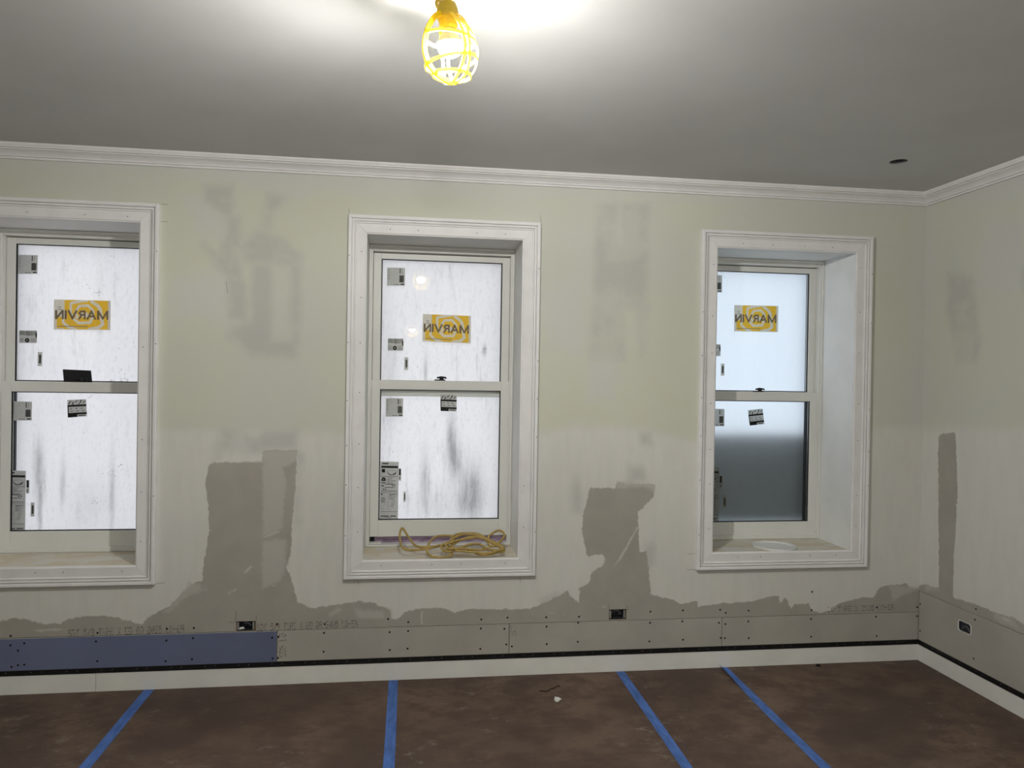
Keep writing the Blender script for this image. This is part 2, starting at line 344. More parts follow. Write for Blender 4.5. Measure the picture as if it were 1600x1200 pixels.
LAY_BACK = {
 'bare': [bw(bare_top+[(1440, 990), (-60, 1040)])],
 'skim': [bw([(-100, 664), (240, 671), (545, 676), (700, 672), (845, 675), (900, 668), (1000, 668), (1095, 692), (1365, 670), (1400, 668), (1460, 664), (1460, 1000), (-100, 1060)])],
 'white': [bw([(-100, 210), (1460, 300), (1460, 334), (1000, 308), (600, 300), (400, 292), (320, 280), (240, 272), (-100, 262)]),
           bw(c1([(170, 150), (270, 150), (330, 230), (390, 260), (370, 360), (250, 300)])), bw(c1([(540, 60), (760, 90), (740, 150), (570, 120)])),
           bw(c1([(270, 520), (380, 560), (390, 800), (300, 740), (120, 760), (140, 560)])), bw(c3([(60, 560), (250, 480), (240, 860), (100, 800)])), bw(c3([(290, 900), (420, 900), (400, 1080), (280, 1090)])),
           bw([(1424, 330), (1448, 330), (1442, 680), (1416, 680), (1424, 500)])],
 'grey': [bw(c1([(270, 95), (410, 95), (410, 240), (380, 250), (330, 210), (275, 160)])), bw(c1([(570, 135), (680, 145), (650, 200), (600, 240), (560, 210)])),
          bw(c1([(255, 385), (330, 420), (380, 350), (450, 440), (455, 600), (400, 545), (300, 485)])), bw(c1([(560, 300), (640, 335), (745, 440), (740, 490), (610, 480), (450, 480), (430, 390)])),
          bw(c1([(505, 470), (600, 490), (595, 860), (715, 870), (720, 935), (500, 935), (385, 845), (395, 790), (500, 760)])), bw(c1([(695, 480), (742, 470), (742, 885), (700, 880)])), bw(c1([(370, 235), (445, 250), (450, 410), (385, 390)])), bw(c1([(545, 220), (610, 230), (610, 350), (560, 340)])), bw(c1([(385, 540), (470, 560), (480, 780), (390, 740)])),
          bw(c3([(320, 120), (420, 120), (430, 320), (450, 320), (450, 120), (575, 120), (570, 640), (560, 890), (530, 890), (510, 660), (470, 660), (460, 890), (280, 890), (310, 600)])),
          bw(c2([(400, 130), (480, 140), (560, 180), (600, 150), (780, 140), (770, 240), (600, 240), (410, 250), (350, 290), (360, 230)])),
          bw(c4([(220, 400), (250, 400), (255, 590), (230, 590)])), bw(c4([(510, 360), (580, 360), (600, 440), (510, 440)])), bw(c4([(560, 190), (620, 190), (625, 250), (570, 250)])),
          bw(c2([(775, 240), (800, 260), (790, 600), (760, 640)])), bw(c4([(590, 770), (630, 770), (640, 860), (600, 880)])), bw(c4([(60, 1060), (190, 1010), (200, 1100), (60, 1100)]))],
 'light': [bw(c2([(602, 300), (700, 300), (720, 420), (705, 560), (700, 640), (602, 680)])), bw(c2([(600, 700), (720, 690), (715, 840), (690, 900), (600, 940)])), bw(c2([(230, 905), (320, 940), (200, 990), (130, 1060), (100, 1060), (180, 980)])),
           bw(c4([(445, 440), (640, 455), (640, 500), (600, 470), (445, 475)])), bw(c6([(1300, 230), (1500, 240), (1490, 262), (1400, 290), (1330, 330)])), bw([(410, 704), (464, 704), (464, 718), (445, 730), (410, 720)]), bw([(553, 952), (600, 955), (600, 966), (560, 966)]), bw(c2([(930, 1070), (980, 1035), (1005, 1045), (950, 1080)]))],
 'streak': [bw(c4([(553, 672), (560, 680), (475, 835), (430, 890), (425, 890), (465, 825)])), bw(c2([(585, 685), (690, 640), (690, 655), (590, 690)])), bw(c2([(500, 860), (545, 815), (550, 830), (510, 870)])), bw(c2([(425, 962), (465, 938), (470, 945), (430, 968)])), bw(c2([(640, 930), (675, 912), (675, 920), (645, 935)])), bw([(611, 951), (614, 951), (614, 968), (611, 968)]), bw([(658, 955), (660.5, 955), (661, 976), (658, 976)]), bw(c4([(340, 1100), (390, 1083), (400, 1095)])), bw(c4([(60, 1120), (180, 1130), (175, 1140), (150, 1135)])),
            bw([(52, 984), (95, 982), (108, 985), (60, 988)]), bw(c2([(340, 300), (600, 292), (610, 300), (350, 304)])), bw(c6([(590, 345), (660, 370), (658, 385), (650, 360)]))],
}
LAY_RIGHT = {
 'bare': [rw([(1466, 684), (1470, 678), (1492, 676), (1494, 700), (1496, 770), (1493, 830), (1490, 870), (1489, 934), (1525, 944), (1555, 957), (1584, 965), (1600, 976), (1640, 990), (1640, 1020), (1436, 935), (1436, 914), (1448, 913), (1467, 920), (1467, 880), (1466, 780)])],
 'skim': [rw([(1430, 668), (1475, 672), (1540, 668), (1680, 664), (1680, 1030), (1430, 930)])],
 'white': [rw([(1440, 310), (1460, 312), (1462, 440), (1448, 660), (1436, 660)]), rw(c5([(700, 60), (867, 40), (900, 420), (780, 470), (620, 420), (640, 200)])), rw([(1470, 305), (1640, 240), (1640, 300), (1500, 330)])],
 'grey': [rw(c5([(470, 350), (600, 380), (640, 700), (620, 820), (520, 820), (470, 560)])), rw(c5([(860, 330), (920, 330), (920, 470), (860, 460)]))],
 'light': [rw([(1445, 915), (1452, 913), (1466, 922), (1448, 924)]), rw([(1553, 958), (1580, 966), (1595, 984), (1555, 968)])],
 'streak': [rw([(1563, 962), (1575, 967), (1578, 972), (1566, 968)])],
}
def sheet(name, us, vs, place, layers, skip, key):
    """gridded wall face; us/vs coordinate lists; skip(u,v) for cell centres in an opening"""
    U, V = np.meshgrid(us, vs, indexing='ij'); n, m = U.shape
    pts = place(U.ravel(), V.ravel())
    faces = []
    uc = (np.array(us[:-1])+np.array(us[1:]))/2; vc = (np.array(vs[:-1])+np.array(vs[1:]))/2
    UC, VC = np.meshgrid(uc, vc, indexing='ij'); keep = ~skip(UC, VC)
    I, J = np.nonzero(keep); a = I*m+J
    faces = np.stack([a, a+m, a+m+1, a+1], 1)
    me = bpy.data.meshes.new(name); me.from_pydata(pts.tolist(), [], faces.tolist())
    for k, polys in layers.items():
        d = np.full(U.size, -1.0)
        for p in polys: d = np.maximum(d, sdf_poly(U.ravel(), V.ravel(), p))
        at = me.attributes.new(k, 'FLOAT', 'POINT'); at.data.foreach_set('value', d.astype(np.float32))
    me.materials.append(MAT[key]); me.update()
    o = bpy.data.objects.new(name, me); COL.objects.link(o); return o
def steps(a, b, s, marks):
    g = list(np.arange(a, b, s))+[b]
    g = [x for x in g if all(abs(x-m) > s*0.3 for m in marks)]+[m for m in marks if a <= m <= b]
    return sorted(set(np.round(g, 5)))
# back wall face
marks_x = [w_[k] for w_ in WIN for k in ('x0', 'x1')]+[b[k] for b in BOXES for k in (0, 1)]
marks_z = [w_[k] for w_ in WIN for k in ('z0', 'z1')]+[b[k] for b in BOXES for k in (2, 3)]
us = [XL, -3.3, -2.9]+steps(-2.45, XR, 0.0125, marks_x); vs_ = steps(SEAM, H, 0.0125, marks_z)
def skip_b(u, v):
    s = np.zeros(u.shape, bool)
    for q in WIN: s |= (u > q['x0']) & (u < q['x1']) & (v > q['z0']) & (v < q['z1'])
    for b in BOXES: s |= (u > b[0]) & (u < b[1]) & (v > b[2]) & (v < b[3])
    return s
wall_back = sheet('wall_back', us, vs_, lambda u, v: np.stack([u, np.zeros_like(u), v], 1), LAY_BACK, skip_b, 'wall')
structure(wall_back, 'patched yellow and white plaster wall holding the three windows', 'wall')
# masonry behind the plaster (outer face) and bare wood stud space behind the low boards
mb = MB()
xs = sorted([XL-0.1, XR+0.1]+[q['x0']-0.0152 for q in WIN]+[q['x1']+0.0152 for q in WIN])
for i in range(len(xs)-1):
    if i % 2 == 0: mb.box(xs[i], xs[i+1], 0.10, DEEP, -0.1, H+0.1, 'outer')
    else:
        q = WIN[i//2]; mb.box(xs[i], xs[i+1], 0.10, DEEP, -0.1, q['z0']-0.016, 'outer'); mb.box(xs[i], xs[i+1], 0.10, DEEP, q['z1']+0.0152, H+0.1, 'outer')
core = mb.build('wall_core', wall_back)
mb = MB(); mb.poly([(XL, 0.014, 0), (XR, 0.014, 0), (XR, 0.014, SEAM-0.001), (XL, 0.014, SEAM-0.001)], 'stud')
mb.poly([(XL, 0.014, SEAM-0.001), (XR, 0.014, SEAM-0.001), (XR, 0, SEAM), (XL, 0, SEAM)], 'gyp')
mb.build('stud_space', wall_back)
# right wall face
us = steps(-1.6, 0.0, 0.0125, []); us = [YB, -5.0, -3.0]+us; vs_ = steps(SEAMR, H, 0.0125, [])
wall_right = sheet('wall_right', us, vs_, lambda u, v: np.stack([np.full_like(u, XR), u, v], 1), LAY_RIGHT, lambda u, v: np.zeros(u.shape, bool), 'wall')
structure(wall_right, 'patched side wall meeting the window wall at the corner', 'wall')
mb = MB(); mb.box(XR+0.06, XR+0.2, YB, 0.2, -0.1, H+0.1, 'outer'); mb.build('wall_core', wall_right)
mb = MB(); mb.poly([(XR+0.014, YB, 0), (XR+0.014, 0.0, 0), (XR+0.014, 0.0, SEAMR-0.001), (XR+0.014, YB, SEAMR-0.001)], 'stud')
mb.poly([(XR+0.014, YB, SEAMR-0.001), (XR+0.014, 0, SEAMR-0.001), (XR, 0, SEAMR), (XR, YB, SEAMR)], 'gyp')
# the stud layer runs on uncut behind the hole of the box
mb.build('stud_space', wall_right)
# other walls, floor, ceiling
mb = MB(); mb.box(XL-0.12, XL, YB, 0.0, 0, H, 'walloff'); structure(mb.build('wall_left'), 'plain pale painted wall on the far side of the room', 'wall')
mb = MB(); mb.box(XL-0.12, XR+0.12, YB-0.12, YB, 0, H, 'walloff'); structure(mb.build('wall_front'), 'plain pale painted wall facing the window wall', 'wall')
mb = MB(); mb.box(XL, XR+0.02, YB, 0.02, -0.10, 0.0, 'floor'); floor = structure(mb.build('floor'), 'brown scuffed floor protection board laid over the floor', 'floor')
HC = on_z(1404, 252.5, H); HR = 0.043
circ = [(HC[0]+HR*math.cos(k*math.pi/12), HC[1]+HR*math.sin(k*math.pi/12)) for k in range(24)]
mb = slab_holes([(XL, YB), (XR, YB), (XR, 0.0), (XL, 0.0)], [circ], lambda u, v, d: (u, v, H+d), 0, 'ceil')
mb.box(XL-0.1, XR+0.1, YB-0.1, 0.1, H+0.15, H+0.2, 'outer')
ceiling = structure(mb.build('ceiling'), 'flat white primed ceiling with one small round cut hole', 'ceiling')
mb = MB(); mb.lathe([(HR, -0.0), (HR+0.001, 0.013), (HR-0.002, 0.013), (HR-0.002, 0.12)], 'wire', 24, (HC[0], HC[1], H), caps=False)
mb.poly([(HC[0]+HR*math.cos(k*math.pi/12), HC[1]+HR*math.sin(k*math.pi/12), H+0.12) for k in range(24)], 'wire')
mb.build('hole_liner', ceiling, label='round hole cut for a light')

# ---------------------------------------------------------------- crown, bead, baseboard
CP = [(0, 2.7215), (0.004, 2.7215), (0.005, 2.7195), (0.012, 2.7195), (0.014, 2.7265), (0.010, 2.7285), (0.010, 2.7300), (0.020, 2.7310), (0.022, 2.7365), (0.018, 2.7385), (0.021, 2.7405), (0.026, 2.7455), (0.034, 2.752), (0.044, 2.7575), (0.052, 2.7605), (0.053, 2.7645), (0.058, 2.7645), (0.066, 2.7655), (0.067, 2.771), (0.070, 2.775), (0.073, 2.779), (0.0735, H), (0, H)]
mb = MB(); mb.loft([[(XL, -d, z) for d, z in CP], [(XR-d, -d, z) for d, z in CP]], 'trim')
structure(mb.build('trim_1'), 'white crown moulding along the top of the window wall', 'moulding')
mb = MB(); mb.loft([[(XR-d, -d, z) for d, z in CP], [(XR-d, YB, z) for d, z in CP]], 'trim')
structure(mb.build('trim_2'), 'white crown moulding along the top of the side wall', 'moulding')
def bead(name, back):
    prof = [(0.010, BLK0), (-0.006, BLK0), (-0.006, BLK0+0.004), (0.004, BLK0+0.005), (0.004, BLK1-0.005), (-0.004, BLK1-0.004), (-0.004, BLK1), (0.010, BLK1)]
    mb = MB()
    if back: mb.loft([[(XL, d, z) for d, z in prof], [(XR+d, d, z) for d, z in prof]], 'black')
    else: mb.loft([[(XR+d, d, z) for d, z in prof], [(XR+d, YB, z) for d, z in prof]], 'black')
    # small screw heads in the channel, pairs every 20 cm or so
    for k in range(34 if back else 14):
        for e in (0, 0.05):
            s = (-2.4+0.17*k+e) if back else (-0.12-0.17*k-e)
            if back and s > XR-0.03: continue
            c = (s, 0.003, (BLK0+BLK1)/2) if back else (XR+0.003, s, (BLK0+BLK1)/2)
            r = 0.003
            if back: mb.poly([(c[0]+r*math.cos(q), c[1]-0.0006, c[2]+r*math.sin(q)) for q in [i*math.pi/3 for i in range(6)]], 'wire')
            else: mb.poly([(c[0]-0.0006, c[1]+r*math.cos(q), c[2]+r*math.sin(q)) for q in [i*math.pi/3 for i in range(6)]], 'wire')
    return mb.build(name)
structure(bead('trim_3', True), 'black metal reveal bead above the baseboard of the window wall', 'bead')
structure(bead('trim_4', False), 'black metal reveal bead above the baseboard of the side wall', 'bead')
bb = structure(empty('baseboard_back', (0, 0, 0)), 'flush white baseboard under the black bead of the window wall', 'baseboard')
for x0, x1 in ((XL, -1.5785), (-1.5765, XR)):
    mb = MB(); mb.bbox(x0, x1, -0.004, 0.012, 0.0005, BLK0-0.0005, 'basebd', 0.001); mb.build('board', bb)
mb = MB(); mb.bbox(XR-0.004, XR+0.012, YB, -0.0045, 0.0005, BLK0-0.0005, 'basebd', 0.001)
structure(mb.build('baseboard_right'), 'flush white baseboard under the black bead of the side wall', 'baseboard')

# ---------------------------------------------------------------- low drywall boards with screws
def disc(mb, c, r, key, n=8, back=True):
    if back: mb.poly([(c[0]+r*math.cos(q*2*math.pi/n), c[1], c[2]+r*math.sin(q*2*math.pi/n)) for q in range(n)], key)
    else: mb.poly([(c[0], c[1]+r*math.cos(q*2*math.pi/n), c[2]+r*math.sin(q*2*math.pi/n)) for q in range(n)], key)
def screws(pxs, parent, y, back=True):
    mb = MB()
    for px, py in pxs:
        if back: p = on_y(px, py, y); c = (p[0], y-0.0008, p[2])
        else: p = on_x(px, py, XR+y); c = (XR+y-0.0008, p[1], p[2])
        r = 0.0058
        if back: mb.loft([[(c[0]+rr*math.cos(q*math.pi/4), c[1]+dy, c[2]+rr*math.sin(q*math.pi/4)) for q in range(8)] for rr, dy in ((r, 0), (r*0.6, 0.0004))], 'dark', True, True)
        else: mb.loft([[(c[0]+dy, c[1]+rr*math.cos(q*math.pi/4), c[2]+rr*math.sin(q*math.pi/4)) for q in range(8)] for rr, dy in ((r, 0), (r*0.6, 0.0004))], 'dark', True, True)
    o = mb.build('screw_heads', parent); o['kind'] = 'stuff'; return o
a = lambda q: cr(q, 400, 900, 3.555); b_ = lambda q: cr(q, 800, 900, 3.555); d_ = lambda q: cr(q, 0, 880, 4.0)
def board(x0, x1, z0, z1, y, key, edge, scr):
    mb = MB(); t = 0.012
    mb.poly([(x0, y, z0), (x1, y, z0), (x1, y, z1), (x0, y, z1)], key)
    for p, q in (((x0, z1), (x1, z1)), ((x1, z1), (x1, z0)), ((x1, z0), (x0, z0)), ((x0, z0), (x0, z1))):
        mb.poly([(p[0], y, p[1]), (q[0], y, q[1]), (q[0], y+t, q[1]), (p[0], y+t, p[1])], edge)
    mb.poly([(x0, y+t, z0), (x0, y+t, z1), (x1, y+t, z1), (x1, y+t, z0)], edge)
    o = mb.build('drywall_board', wall_back)
    if scr: screws(scr, o, y)
    return o
ZB = BLK1+0.0005
blue = board(-3.2, -0.677, ZB, SEAM-0.004, -0.004, 'blue', 'gyp', d_([(65, 513), (113, 546), (152, 500), (600, 489), (1040, 483), (1206, 468), (72, 648), (113, 637), (152, 634), (608, 612), (1035, 612), (1200, 600)])+a([(90, 343), (92, 458)]))
blue['label'] = 'slate blue drywall board'
board(-0.673, 0.570, ZB, SEAM-0.0022, 0.0005, 'board', 'board', a([(124, 338), (122, 455), (378, 316), (376, 420), (742, 312), (743, 411), (845, 305), (842, 403), (1249, 291), (1246, 405), (1380, 293), (1390, 380)]))
board(0.5735, 1.812, ZB, SEAM-0.0022, 0.0005, 'board', 'board', a([(1421, 391)])+b_([(192, 281), (193, 378), (367, 259), (365, 365), (767, 260), (763, 363), (946, 252), (949, 354), (1149, 260), (1159, 344)]))
board(1.8155, XR-0.0005, ZB, SEAM-0.0022, 0.0005, 'board', 'board', b_([(1185, 267), (1182, 345), (1312, 252), (1315, 345)])+c6([(788, 451), (789, 568), (1215, 436), (1219, 563), (1486, 432)]))
screws(d_([(67, 454), (610, 436), (1043, 410), (1212, 405)])+a([(118, 268), (382, 267), (734, 239), (846, 256), (1251, 241), (1397, 231)])+b_([(190, 229), (372, 226), (769, 198), (949, 191), (1156, 187), (1187, 205), (1314, 192)])+c6([(795, 272), (792, 393), (1221, 375), (1486, 373)]), wall_back, 0.0)
# side wall board with the rounded box hole
rb = (-0.424, -0.321, 0.289, 0.350)
def rrect(u0, u1, v0, v1, r, n=5):
    out = []
    for cx, cz, a0 in ((u1-r, v1-r, 0), (u0+r, v1-r, 90), (u0+r, v0+r, 180), (u1-r, v0+r, 270)):
        for k in range(n): t = math.radians(a0+90*k/(n-1)); out.append((cx+r*math.cos(t), cz+r*math.sin(t)))
    return out
mb = slab_holes([(YB, ZB), (-0.0015, ZB), (-0.0015, SEAMR-0.0035), (YB, SEAMR-0.0035)], [rrect(*rb, 0.014)], lambda u, v, d: (XR+0.0005+d, u, v), 0.012, 'board', 'gyp')
rbd = mb.build('drywall_board', wall_right)
screws(cr([(893, 240), (892, 396), (1213, 331), (1206, 559)], 1200, 880, 3.75), rbd, 0.0005, False)
screws(cr([(1219, 269)], 1200, 880, 3.75), wall_right, 0.0, False)
# saw-cut overruns and pencil lines round the boxes and casings
mb = MB()
def stroke(p, q, w_=0.0016, key='ink', y=-0.0006):
    A, B = on_y(*p, 0.0), on_y(*q, 0.0); d = np.array([B[0]-A[0], B[2]-A[2]]); d /= np.linalg.norm(d); n = np.array([-d[1], d[0]])*w_/2
    mb.poly([(A[0]-n[0], y, A[2]-n[1]), (B[0]-n[0], y, B[2]-n[1]), (B[0]+n[0], y, B[2]+n[1]), (A[0]+n[0], y, A[2]+n[1])], key)
for p, q in (((368.5, 955), (368.5, 971)), ((400.5, 962), (400, 972)), ((358, 972.4), (369, 972)), ((951.4, 944), (951.4, 952)), ((979.6, 946), (979.6, 953)), ((560, 907), (560, 914)), ((813, 902), (813, 910)), ((240, 912), (258, 910.5)), ((246, 319), (262, 319.5)), ((247, 346), (262, 346.5)), ((830, 869.6), (838, 870)), ((1074, 865.4), (1088, 865)), ((1072, 890), (1088, 890)), ((545, 326), (546, 333)), ((845, 336), (845, 350)), ((353, 440), (356, 458))):
    stroke(p, q)
mb.build('pencil_marks', wall_back, kind='stuff')
# dotted ink stamp along the board edges
FONT = {'A': '01110 10001 10001 11111 10001 10001 10001', '0': '01110 10001 10011 10101 11001 10001 01110', '1': '00100 01100 00100 00100 00100 00100 01110', '2': '01110 10001 00001 00110 01000 10000 11111', '5': '11111 10000 11110 00001 00001 10001 01110', '6': '01110 10000 11110 10001 10001 10001 01110', '/': '00001 00010 00010 00100 01000 01000 10000', '8': '01110 10001 10001 01110 10001 10001 01110', '-': '00000 00000 00000 11111 00000 00000 00000', 'T': '11111 00100 00100 00100 00100 00100 00100', 'Y': '10001 01010 00100 00100 00100 00100 00100', 'P': '11110 10001 10001 11110 10000 10000 10000', 'E': '11111 10000 10000 11110 10000 10000 11111', 'X': '10001 01010 00100 00100 00100 01010 10001', 'D': '11110 10001 10001 10001 10001 10001 11110', 'S': '01111 10000 10000 01110 00001 00001 11110', 'L': '10000 10000 10000 10000 10000 10000 11111', 'O': '01110 10001 10001 10001 10001 10001 01110', ' ': ' '.join(['00000']*7)}
def stamp(text, A, B, h, y=-0.0007, drop=0.3, vert=False):
    mb = MB(); rng = random.Random(len(text)+int(A[0]*50)); A = np.array(A); B = np.array(B); L = np.linalg.norm(B-A); e = (B-A)/L; n = np.array([-e[1], e[0]])
    pitch = L/len(text)
    for i, ch in enumerate(text):
        rows = FONT[ch].split()
        for r_ in range(7):
            for c in range(5):
                if rows[r_][c] == '1' and rng.random() > drop:
                    p = A+e*(i*pitch+c*pitch*0.17)+n*((6-r_)/6*h); s = 0.0019
                    mb.poly([(p[0]-s, y, p[1]-s), (p[0]+s, y, p[1]-s), (p[0]+s, y, p[1]+s), (p[0]-s, y, p[1]+s)], 'ink')
    return mb.build('ink_stamp', wall_back, kind='stuff')
w2 = lambda px, py: on_y(px, py, 0.0)[[0, 2]]
stamp('SDT 5/8 TYPE X ED 0A 2026 LO-EA', w2(107, 995), w2(289, 987), 0.034)
stamp('SDT 5/8 TYPE X ED 0A 2026 LO-EA', w2(402, 985.5), w2(560, 979), 0.034)
stamp('LO TYPE X 2026 LO-EA', w2(1294, 956), w2(1398, 952), 0.028, drop=0.4)
stamp('SD5 LO', w2(446.5, 1026), w2(446, 988), 0.030, y=-0.0002, drop=0.35)
stamp('S5', w2(806, 992), w2(806, 975), 0.028, y=-0.0002, drop=0.25)

# ---------------------------------------------------------------- windows
PROF = [(-0.006, 0.0), (-0.006, 0.010), (0.000, 0.012), (0.001, 0.017), (0.048, 0.014), (0.050, 0.018), (0.055, 0.020), (0.057, 0.011), (0.0592, 0.011), (0.0605, 0.023), (0.069, 0.025), (0.071, 0.014), (0.0733, 0.014), (0.0745, 0.028), (0.080, 0.030), (0.090, 0.030), (0.093, 0.027), (0.094, 0.0)]
def casing(parent, q):
    x0, x1, z0, z1 = q['x0'], q['x1'], q['z0'], q['z1']
    cor = {'tl': (x0, z1, -1, 1), 'tr': (x1, z1, 1, 1), 'br': (x1, z0, 1, -1), 'bl': (x0, z0, -1, -1)}
    def ring(k): X, Z, sx, sz = cor[k]; return [(X+sx*u, -h, Z+sz*u) for u, h in PROF]
    for i, (k1, k2) in enumerate((('tl', 'tr'), ('tr', 'br'), ('br', 'bl'), ('bl', 'tl'))):
        A, B = ring(k1), ring(k2); A = np.array(A); B = np.array(B); d = (B-A); d = d/np.linalg.norm(d, axis=1)[:, None]*0.0004
        mb = MB(); mb.loft([(A+d).tolist(), (B-d).tolist()], 'trim'); adopt(mb.build('casing'), parent)
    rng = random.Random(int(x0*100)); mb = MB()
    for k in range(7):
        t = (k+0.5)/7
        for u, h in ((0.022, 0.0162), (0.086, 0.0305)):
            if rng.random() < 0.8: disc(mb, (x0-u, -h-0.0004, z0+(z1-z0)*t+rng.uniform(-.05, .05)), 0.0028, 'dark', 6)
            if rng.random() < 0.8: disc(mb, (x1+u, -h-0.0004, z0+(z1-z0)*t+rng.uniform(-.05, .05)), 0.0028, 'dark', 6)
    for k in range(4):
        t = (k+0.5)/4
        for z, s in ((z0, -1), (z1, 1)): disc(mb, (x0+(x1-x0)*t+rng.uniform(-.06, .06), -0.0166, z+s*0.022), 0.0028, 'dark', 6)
    adopt(mb.build('nail_dots', kind='stuff'), parent)  # flat near-black discs dotted along the casing
def ring_boxes(mb, x0, x1, z0, z1, l, r, b, t, y0, y1, key, bev=0.0015):
    mb.bbox(x0, x0+l, y0, y1, z0, z1, key, bev); mb.bbox(x1-r, x1, y0, y1, z0, z1, key, bev)
    mb.bbox(x0+l, x1-r, y0, y1, z0, z0+b, key, bev); mb.bbox(x0+l, x1-r, y0, y1, z1-t, z1, key, bev)
FD = 0.335            # depth of the window unit behind the wall face
IN = 0.022            # frame shown each side
class Decal:
    def __init__(s, P, y):     # P: four world points BL, BR, TR, TL on the pane (x,z)
        s.P = [np.array(p) for p in P]; s.y = y; s.mb = MB()
    def at(s, u, v):
        a, b, c, d = s.P; return a*(1-u)*(1-v)+b*u*(1-v)+c*u*v+d*(1-u)*v
    def poly(s, uv, key, lay=1): s.mb.poly([(lambda p: (p[0], s.y-lay*0.00025, p[1]))(s.at(u, v)) for u, v in uv], key)
    def rect(s, u0, u1, v0, v1, key, lay=1): s.poly([(u0, v0), (u1, v0), (u1, v1), (u0, v1)], key, lay)
    def band(s, uv, w_, key, lay=1, asp=1.8):
        P = [np.array((u*asp, v)) for u, v in uv]; n = len(P); L = []; R = []
        for i in range(n):
            t = P[min(i+1, n-1)]-P[max(i-1, 0)]; t = t/np.linalg.norm(t); nn = np.array([-t[1], t[0]])*w_/2
            L.append(np.clip(P[i]+nn, (0.0, 0.0), (asp, 1.0))); R.append(np.clip(P[i]-nn, (0.0, 0.0), (asp, 1.0)))
        for i in range(n-1): s.poly([(q[0]/asp, q[1]) for q in (L[i], L[i+1], R[i+1], R[i])], key, lay)
    def finish(s, parent, name, **kw): return adopt(s.mb.build(name, recalc=False, **kw), parent)
def quad(px, y):       # px: (x0,y0,x1,y1) box or four corners TL TR BR BL
    if len(px) == 4 and not hasattr(px[0], '__len__'):
        x0, y0, x1, y1 = px; px = [(x0, y0), (x1, y0+(x1-x0)*0.02), (x1-(y1-y0)*0.014, y1), (x0-(y1-y0)*0.014, y1)]
    q = [on_y(*p, y)[[0, 2]] for p in px]; return [q[3], q[2], q[1], q[0]]
def seg_dist(U, V, pts, asp):
    d = np.full(U.shape, 9.0)
    for (a_, b2) in zip(pts[:-1], pts[1:]):
        ax, ay, ex, ey = a_[0]*asp, a_[1], (b2[0]-a_[0])*asp, b2[1]-a_[1]
        t = np.clip(((U*asp-ax)*ex+(V-ay)*ey)/max(1e-9, ex*ex+ey*ey), 0, 1)
        d = np.minimum(d, np.hypot(U*asp-ax-ex*t, V-ay-ey*t))
    return d
def sign(parent, px, y):
    """printed sign cut into runs of one colour each, so that daylight comes through every colour alike"""
    s = Decal(quad(px, y), y); asp = 1.86; nu, nv = 150, 80
    U, V = np.meshgrid((np.arange(nu)+0.5)/nu, (np.arange(nv)+0.5)/nv, indexing='ij')
    m = np.zeros(U.shape, int)                                            # 0 beige, 1 yellow, 2 letters, 3 small print
    m[((U > 0.17) & (U < 0.955) & (V > 0.03) & (V < 0.985)) | ((U > 0.055) & (U < 0.18) & (V > 0.05) & (V < 0.42))] = 1
    Z = lambda pts: [((x-70)/1415, 1-(y_-130)/760) for x, y_ in pts]
    for pts, wd in (([(655, 585), (600, 450), (700, 285), (920, 268), (1045, 400), (1040, 540), (975, 700), (690, 720), (530, 580), (485, 440), (495, 215), (760, 160), (900, 140)], 0.088), ([(1010, 170), (1150, 255), (1225, 350), (1270, 640), (1290, 740), (1180, 830), (960, 875)], 0.11), ([(300, 140), (300, 400), (300, 700), (420, 810), (640, 890)], 0.088), ([(760, 510), (880, 510)], 0.16)):
        m[seg_dist(U, V, Z(pts), asp) < wd/2] = 0
    m[(U > 0.06) & (U < 0.6) & (V > 0.100) & (V < 0.125)] = 3; m[(U > 0.07) & (U < 0.135) & (V > 0.66) & (V < 0.685)] = 3; m[(U > 0.07) & (U < 0.13) & (V > 0.74) & (V < 0.765)] = 3
    LET = {'M': (0.165, [[(0, 0), (0, 1)], [(0.03, 1), (0.5, 0.04)], [(0.5, 0.04), (0.97, 1)], [(1, 1), (1, 0)]]), 'A': (0.135, [[(0, 0), (0.5, 1)], [(0.5, 1), (1, 0)], [(0.2, 0.3), (0.8, 0.3)]]),
           'R': (0.095, [[(0, 0), (0, 1)], [(0, 0.95), (0.7, 0.95), (0.97, 0.74), (0.7, 0.5), (0, 0.5)], [(0.5, 0.5), (1, 0)]]), 'V': (0.135, [[(0, 1), (0.5, 0)], [(0.5, 0), (1, 1)]]),
           'I': (0.0, [[(0, 0), (0, 1)]]), 'N': (0.115, [[(0, 0), (0, 1)], [(0.02, 1), (0.98, 0)], [(1, 0), (1, 1)]])}
    pos = 0.025; gap = (0.905-sum(LET[c][0] for c in 'MARVIN'))/5
    for c in 'MARVIN':
        wd, strokes = LET[c]
        for st in strokes: m[seg_dist(U, V, [(0.97-(pos+u*wd), 0.375+0.255*v) for u, v in st], asp) < 0.032] = 2
        pos += wd+gap
    keys = ('sbei', 'syel', 'stxt', 'smid')
    for j in range(nv):
        i = 0
        while i < nu:
            k = i
            while k < nu and m[k, j] == m[i, j]: k += 1
            s.rect(i/nu, k/nu, j/nv, (j+1)/nv, keys[m[i, j]], 0); i = k
    return s.finish(parent, 'sign_sticker', label='yellow and beige maker sign, lettering mirrored')
